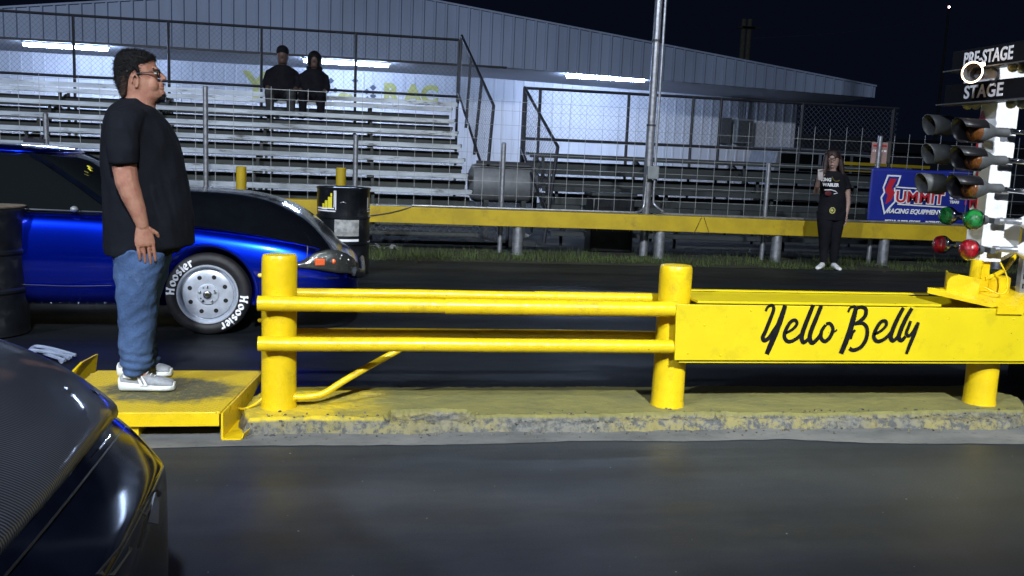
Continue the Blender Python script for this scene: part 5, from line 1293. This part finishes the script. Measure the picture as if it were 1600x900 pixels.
# t-shirt
mb = MB()
plof(mb, [(152.5, 192.5, 226, .072), (157, 188, 234, .082, 0), (163, 182, 240.5, .105), (170, 175, 248, .150), (178, 169.5, 255, .190), (188, 165.5, 262.5, .215), (200, 162.5, 270.5, .225), (215, 160.5, 278, .222), (235, 159.5, 284.5, .215), (255, 160, 288, .215), (280, 161, 292, .222), (305, 161.5, 295, .232), (330, 162, 298, .236), (352, 162.5, 301, .236), (372, 163.5, 303.5, .232), (381, 164, 304, .230), (388, 164.5, 285, .226), (396, 166, 276, .220)], MY, 36, 2.3)
cx = at(190, 190, NS)
def slv(pxs, Y, rs):
    mb.tube([Vector((at(x, y, Y).x, Y+dy, at(x, y, Y).z)) for x, y, dy in pxs], rs, 18)
slv([(198, 176, .10), (193, 190, .04), (192, 210, 0), (193.5, 235, -.02), (195, 256, -.02)], NS, [(.06, .075), (.082, .082), (.084, .080), (.075, .074), (.072, .068)])
slv([(203, 176, -.10), (200, 190, -.04), (200, 215, 0), (202, 256, .02)], FS_, [(.06, .075), (.082, .082), (.08, .078), (.072, .068)])
def fold(c):
    return .013*noise.noise(Vector((c.x*8+c.z*4, c.y*8, c.z*2.2)))-.008*abs(noise.noise(Vector((c.x*9-c.z*5, c.y*6+2, c.z*3+c.x*4))))+.005*noise.noise(Vector((c.x*22, c.y*22, c.z*9+c.x*14)))
tee = remesh(mb, 't_shirt', 'tee', man, .0075, 4, fold)
# jeans
mb = MB()
def leg(rows, Y, hy): 
    secs = []
    for y, x0, x1, *o in rows:
        cx, rx, z = px2(x0, x1, y, Y); secs.append(ell(mb, cx, Y, z, rx, hy*(o[0] if o else 1), 22, 2.2))
    mb.loft(secs)
leg([(388, 177, 260), (405, 177, 260), (430, 178.5, 255), (452, 181, 247), (475, 183, 244.5), (497, 183.5, 244), (525, 184.5, 242), (548, 185.5, 240.5), (560, 187, 240), (566, 190, 240), (576, 193, 236), (583, 195, 230)], MY-.135, .098)
leg([(388, 200, 272), (405, 200, 269), (430, 203, 262), (458, 203, 253), (490, 203, 246), (530, 204, 242), (556, 206, 246), (562, 207, 247), (570, 210, 246)], MY+.135, .095)
plof(mb, [(382, 178, 268, .21), (398, 177, 267, .215), (412, 180, 262, .21), (425, 186, 255, .17)], MY)
def dfold(c):
    z = c.z; lo = max(0, 1-abs(z-.27)/.10)
    return .008*noise.noise(Vector((c.x*9+c.z*8, c.y*9, c.z*7)))-.010*abs(noise.noise(Vector((c.x*7-c.z*9, c.y*8+3, c.z*8))))+.0055*noise.noise(Vector((c.x*20-c.z*12, c.y*20, c.z*20)))+lo*.006*math.sin(z*150+c.x*25+3*noise.noise(c*6))
remesh(mb, 'jeans', 'denim', man, .007, 3, dfold)
# shoes
def shoe(hx, tx, yb, Y, label=None):
    a = at(hx, yb, Y); b = at(tx, yb, Y); L_ = b.x-a.x; z0 = .134; X = a.x; sc = L_/.30
    prof = [(0.00, .020, .050, .028), (.01, .0, .085, .034), (.035, 0, .104, .037), (.075, 0, .108, .037), (.11, 0, .104, .037), (.14, 0, .088, .039), (.175, 0, .078, .044), (.21, 0, .070, .048), (.245, 0, .062, .048), (.275, .003, .052, .041), (.293, .008, .030, .024)]
    o = bpy.data.objects.new('shoe', None); COL.objects.link(o); o.location = (X, Y, z0); adopt(o, man)
    mb = MB(); mb.loft([[(X+x*sc, Y+w*1.02*math.copysign(abs(math.cos(t))**.75, math.cos(t)), z0+.022+(zt-.022)*(.5+.5*math.sin(t))+.0) for t in [2*PI*k/18 for k in range(18)]] for x, zb_, zt, w in prof]); u = remesh(mb, 'upper', 'shoe', o, .005, 3)
    mb = MB(); mb.loft([[(X+x*sc-.002, Y+(w+.005)*math.copysign(abs(math.cos(t))**.6, math.cos(t)), z0+zb_*.6+(.020+.014*max(0, 1-x/.16))*(1+math.sin(t))) for t in [2*PI*k/18 for k in range(18)]] for x, zb_, zt, w in prof]); remesh(mb, 'sole', 'sole', o, .0045, 2)
    mb = MB()
    for k, (x, lx) in enumerate(((.125, .036), (.148, .034))): mb.tube([(X+x*sc, Y-.048, z0+.036), (X+(x-.012)*sc, Y-.046, z0+.06), (X+(x-.03)*sc, Y-.036, z0+.085)], [.007, .0055, .0025], 6)
    mb.tube([(X+.03*sc, Y-.044, z0+.082), (X+.07*sc, Y-.044, z0+.074)], .006, 6); mb.build('stripe', 'white', o)
    mb = MB()
    for k in range(4): mb.tube([(X+(.125+.018*k)*sc, Y-.022, z0+.100-.010*k), (X+(.132+.018*k)*sc, Y+.0, z0+.108-.010*k), (X+(.125+.018*k)*sc, Y+.022, z0+.100-.010*k)], .003, 6)
    mb.build('lace', 'white', o)
shoe(187.5, 277, 615, MY-.15); shoe(185, 272, 590, MY+.145)

# ---------------------------------------------------------------- woman by the guardrail
WY = 11.79
wm = thing('person', (6.60, WY, 0), 'person with long brown hair and phone in black t-shirt standing on the verge', 'person')
def w_(px, py, dy=0): v = at(px, py, WY+dy); return Vector((v.x, WY+dy, v.z))
def flat(mb, rows, p=2.1, n=20, dy=0):
    secs = []
    for y, x0, x1, hy in rows:
        a = at(x0, y, WY); b = at(x1, y, WY); z = (a.z+b.z)/2; secs.append(ell(mb, (a.x+b.x)/2, WY+dy, z, (b.x-a.x)/2, hy, n, p))
    mb.loft(secs)
mb = MB()
flat(mb, [(237, 1297, 1305, .05), (240, 1294, 1308, .075), (246, 1292.5, 1309.5, .09), (252, 1292.5, 1309, .09), (258, 1294, 1308, .08), (262, 1296, 1306, .06), (266, 1297, 1305, .052), (272, 1294, 1309, .06)])
mb.ball(w_(1300.5, 252, -.088), (.011, .016, .018), 10); mb.ball(w_(1300.5, 257.5, -.075), (.022, .014, .008), 10); mb.ball(w_(1300.5, 261, -.06), (.02, .018, .014), 10)
flat(mb, [(270, 1288, 1314, .07), (300, 1284, 1320, .10), (335, 1282, 1318, .11)])
chainp(mb, [w_(1283, 276), w_(1277.5, 292, -.02), w_(1275, 300, -.05), w_(1277, 290, -.20), w_(1278.5, 281, -.27)], [.05, .042, .038, .032, .026], 10)
hand(mb, w_(1278.8, 280, -.28), (.15, -.1, 1), (-.3, 1, 0), (1, 0, 0), .17, .8, .010)
chainp(mb, [w_(1318, 277), w_(1324, 298, .0), w_(1325, 318, -.02), w_(1322, 336, -.05)], [.05, .042, .036, .026], 10)
hand(mb, w_(1321.8, 337, -.05), (-.1, -.1, -1), (1, 0, 0), (0, -1, 0), .17, .5, .010)
for a, b in ((1291, 1284), (1306, 1301)): chainp(mb, [w_(a, 345), w_(a-1, 375), w_(b+2, 408)], [.09, .06, .035], 10)
remesh(mb, 'body', 'skin_far', wm, .007, 2)
mb = MB(); flat(mb, [(233.8, 1297, 1305, .05), (236, 1293.5, 1308.5, .085), (241, 1291, 1311, .105), (247, 1290, 1312, .110)], dy=.012)
for s0, s1 in (((1292, 243), (1288, 271)), ((1310, 243), (1317, 273))):
    chainp(mb, [w_(*s0, .01), w_((s0[0]+s1[0])/2, (s0[1]+s1[1])/2-2, .0), w_(*s1, -.03)], [.038, .045, .028], 10)
flat(mb, [(246, 1291, 1311, .06), (258, 1290, 1313, .05), (270, 1290, 1316, .05)], dy=.07)
hair = remesh(mb, 'hair', 'hair_brown', wm, .008, 2, lambda c: .004*noise.noise(Vector((c.x*50, c.y*50, c.z*6))))
# keep the face clear of hair
cutr = MB(); cutr.ball(w_(1300.4, 252.5, -.12), (.062, .09, .115), 16); cut(hair, cutr.build('c', None, None, False)); 
if not hair.data.materials: hair.data.materials.append(M['hair_brown'])
mb = MB()
flat(mb, [(267, 1292, 1309, .07), (270, 1286, 1315, .085), (275, 1281.5, 1320, .105), (285, 1281, 1322, .115), (300, 1282.5, 1320, .12), (320, 1280, 1321, .125), (336, 1277, 1321, .13), (344, 1277, 1319, .13)])
mb.tube([w_(1285, 274), w_(1280.5, 284), w_(1277.5, 294, -.02)], [.06, .064, .058], 12); mb.tube([w_(1316, 274), w_(1321, 284), w_(1324, 295)], [.06, .064, .060], 12)
remesh(mb, 't_shirt', 'dark_cloth', wm, .009, 3, lambda c: .004*noise.noise(c*11))
mb = MB()
for rows in ([(330, 1277, 1301, .12), (350, 1278, 1301, .11), (370, 1280, 1297, .09), (390, 1281, 1293.5, .07), (409, 1281, 1291, .055)], [(330, 1297, 1321, .12), (350, 1297, 1317, .11), (370, 1297, 1313, .09), (390, 1297, 1310, .07), (410, 1297, 1308, .06)]): flat(mb, rows)
remesh(mb, 'leggings', 'dark_cloth', wm, .009, 3)
ys = WY-.128
a = at(1293, 281, ys); text(wm, 'shirt_lettering', 'KING', (a.x-.02, ys, a.z), .062, 'white_ink', (1, 0, 0), (0, -1, 0), .003)
a = at(1298, 289, ys); text(wm, 'shirt_lettering', 'WABLER', (a.x, ys, a.z), .062, 'white_ink', (1, 0, 0), (0, -1, 0), .003)
mb = MB(); a = at(1300, 299, ys); mb.tube([(a.x-.11, ys+.008, a.z+.015), (a.x-.02, ys, a.z+.02), (a.x+.05, ys, a.z+.005), (a.x+.09, ys+.01, a.z-.02), (a.x+.03, ys, a.z-.035)], .007, 6); mb.build('shirt_mark', 'white_ink', wm)
mb = MB(); mb.ball((a.x-.05, ys+.004, a.z-.03), (.05, .006, .035), 12); mb.build('shirt_print', mat('dark_red_ink', (.12, .01, .015), .7), wm)
mb = MB(); a = at(1303, 282, ys); mb.tube(catmull([(a.x-.03, ys+.006, a.z+.05), (a.x, ys, a.z), (a.x+.05, ys, a.z-.01), (a.x+.09, ys+.012, a.z+.005)], 4), .009, 6); mb.build('lanyard', mat('olive_ribbon', (.14, .12, .02), .7), wm)
mb = MB(); a = at(1300.5, 329, ys-.01); mb.tube([(a.x+.038*math.cos(t), ys-.012, a.z+.038*math.sin(t)) for t in [2*PI*k/18 for k in range(19)]], .008, 6, False); mb.ball((a.x, ys-.008, a.z), (.02, .008, .02), 10); mb.build('pass_badge', 'mural_yellow', wm)
mb = MB(); a = w_(1282, 273, -.31); mb.box(a, (.075, .010, .15), 0, Matrix.Rotation(R_(-6), 3, 'Y')); o = mb.build('phone', mat('pale_phone_case', (.50, .46, .46), .3), None, True, .004)
tag(o, 'pale smartphone held up in the hand of the long haired person', 'phone')
mb = MB(); 
for s in (-1, 1):
    c = w_(1300.3+s*3.7, 248.5, -.103); mb.tube([c+Vector((.026*math.cos(t), .01*abs(math.cos(t)), .015*math.sin(t))) for t in [2*PI*k/14 for k in range(15)]], .003, 6, False)
mb.tube([w_(1299, 248, -.108), w_(1301.5, 248, -.108)], .003, 6); mb.build('glasses', 'trim', wm)
def simple_shoe(par, p, d, L_=.27, m='white'):
    mb = MB(); p = Vector(p); d = Vector(d).normalized(); s = Vector((-d.y, d.x, 0))
    secs = []
    for x, w, h in ((0, .025, .05), (.02, .034, .085), (.07, .037, .09), (.12, .038, .075), (.18, .045, .055), (.23, .043, .045), (.265, .025, .03)):
        secs.append([p+d*(x/.27*L_)+s*w*math.cos(t)+Vector((0, 0, h*(.5+.5*math.sin(t)))) for t in [2*PI*k/12 for k in range(12)]])
    mb.loft(secs); return remesh(mb, 'shoe', m, par, .008, 2)
a = w_(1288, 408); simple_shoe(wm, (a.x, WY+.02, .005), (-.75, -.75, 0)); a = w_(1302, 411); simple_shoe(wm, (a.x, WY+.02, .005), (-.1, -1, 0))

# ---------------------------------------------------------------- two seated spectators on the top row
SY, SZ = 14.0+.61*7+.10, .575+.245*7     # seat
FZ = SZ-.245-.15+.02
def sitter(cx, label, W_=1.0, hcol='dark_cloth', tcol='dark_cloth', lcol='grey_trouser', hood=False, lean=0, sc=1.0, headx=0, headz=0):
    t = thing('person', (cx, SY, SZ), label, 'person', None)
    def V(x, y, z): return Vector((cx+x*sc, SY+y*sc, SZ+z*sc))
    mb = MB()
    mb.loft([ell(mb, cx+lean*min(z, .7)*sc, SY+yy*sc, SZ+z*sc, rx*sc, ry*sc, 18) for z, rx, ry, yy in ((.0, .19*W_, .15, 0), (.2, .19*W_, .14, -.01), (.42, .18*W_, .11, -.03), (.50, .13*W_, .09, -.03), (.55, .07, .07, -.03), (.585, .066, .07, -.04), (.60, .075, .10, -.05), (.64, .085, .115, -.05), (.71, .094, .12, -.05), (.78, .09, .115, -.045), (.84, .06, .08, -.04), (.86, .02, .03, -.04))])
    hx = headx+lean*.7
    mb.ball(V(hx, -.175, .70), (.013*sc, .018*sc, .018*sc), 8); mb.ball(V(hx, -.15, .63), (.02*sc, .018*sc, .016*sc), 8)
    for s in (-1, 1):
        mb.ball(V(hx+s*.094, -.04, .705), (.010*sc, .02*sc, .03*sc), 8)
        chainp(mb, [V(s*.17*W_+lean*.5, -.03, .40), V(s*.24*W_, -.08, .22), V(s*.17*W_, -.30, .12)], [.042*sc, .044*sc, .034*sc], 10)
        hand(mb, V(s*.165*W_, -.32, .115), (-s*.35, -1, -.15), (0, 0, 1), (-s, 0, 0), .18*sc, .5, .010)
        kx = s*.16*W_
        chainp(mb, [V(s*.10, -.02, .06), V(kx, -.44, .10), V(kx*.95, -.42, (FZ-SZ)/sc+.12)], [.085*sc, .065*sc, .045*sc], 10)
    remesh(mb, 'body', 'skin_dark', t, .010, 2)
    mb = MB(); 
    mb.loft([ell(mb, cx+lean*z*sc, SY+yy*sc, SZ+z*sc, rx*sc, ry*sc, 18, 2.3) for z, rx, ry, yy in ((-.0, .235*W_, .18, -.02), (.12, .235*W_, .19, -.03), (.3, .225*W_, .16, -.03), (.44, .225*W_, .13, -.03), (.52, .18*W_, .11, -.03), (.575, .10, .08, -.03))])
    for s in (-1, 1): mb.tube([V(s*.11*W_+lean*.5, -.03, .50), V(s*.20*W_+lean*.5, -.03, .44), V(s*.25*W_, -.07, .27), V(s*.23*W_, -.15, .17)], [.05*sc, .062*sc, .060*sc, .055*sc], 12)
    remesh(mb, 'sweater' if hood else 't_shirt', tcol, t, .012, 2, lambda c: .005*noise.noise(c*9))
    mb = MB()
    for s in (-1, 1):
        kx = s*.16*W_; chainp(mb, [V(s*.10, -.02, .05), V(kx, -.45, .08), V(kx*.95, -.43, (FZ-SZ)/sc+.07)], [.105*sc, .085*sc, .062*sc], 12)
    remesh(mb, 'trousers', lcol, t, .012, 2)
    mb = MB()
    if hood:
        mb.ball(V(hx, -.03, .725), (.135*sc, .14*sc, .175*sc), 16); mb.ball(V(hx, .01, .58), (.15*sc, .10*sc, .08*sc), 14)
        h = remesh(mb, 'hair', 'hair', t, .010, 2, lambda c: .004*noise.noise(c*20)); c_ = MB(); c_.ball(V(hx, -.18, .69), (.064*sc, .12*sc, .09*sc), 14); cut(h, c_.build('c', None, None, False))
        if not h.data.materials: h.data.materials.append(M['hair'])
    else:
        mb.ball(V(hx, -.03, .80), (.108*sc, .135*sc, .11*sc), 16); h = remesh(mb, 'cap', 'dark_cloth', t, .010, 2); 
        c_ = MB(); c_.box(V(hx, -.16, .68), (.15*sc, .20*sc, .16*sc)); cut(h, c_.build('c', None, None, False))
        if not h.data.materials: h.data.materials.append(M['dark_cloth'])
    for s in (-1, 1): a = V(s*.155*W_, -.40, 0); simple_shoe(t, (a.x, a.y, FZ+.005), (s*.12, -1, 0), .28, 'dark_cloth')
    return t
q = at(441, 110, SY-.1)
sitter(q.x, 'person in black t-shirt and cap sitting on the top bleacher row, leftmost of two', 1.10, sc=1.12)
q = at(489, 120, SY-.1)
sitter(q.x, 'person with long dark hair and dark hoodie sitting beside the capped spectator', 1.02, hood=True, sc=1.06, lean=.03, lcol='dark_cloth')
# can on the foot plank between them, and small bag
q = at(433, 168, SY-.35)
mb = MB(); mb.lathe([(.001, 0), (.03, 0), (.033, .01), (.033, .12), (.026, .135), (.001, .135)], (q.x, SY-.32, FZ+.002), 'Z', 16); tag(mb.build('drink_can', 'white'), 'white drink can standing by the feet of the capped spectator', 'can')
q = at(551, 150, SY+.12)
# clear hoses lying beyond the dark bonnet
q = ground(88, 562)
mb = MB()
for k in range(5):
    mb.tube(catmull([(q.x-.26+.03*k, q.y-.02*k, .02+.008*k), (q.x-.14, q.y+.05*math.sin(k*2), .04+.008*k), (q.x-.03, q.y+.04*math.cos(k*3), .03+.008*k), (q.x+.07+.012*k, q.y-.13+.03*k, .015+.004*k)], 5), .011, 6)
tag(mb.build('hose_bundle', mat('pale_grey_hose', (.26, .31, .42), .35)), 'bundle of pale grey hoses on the road beyond the dark bonnet', 'hoses')

bpy.data.scenes.remove(BAKE)
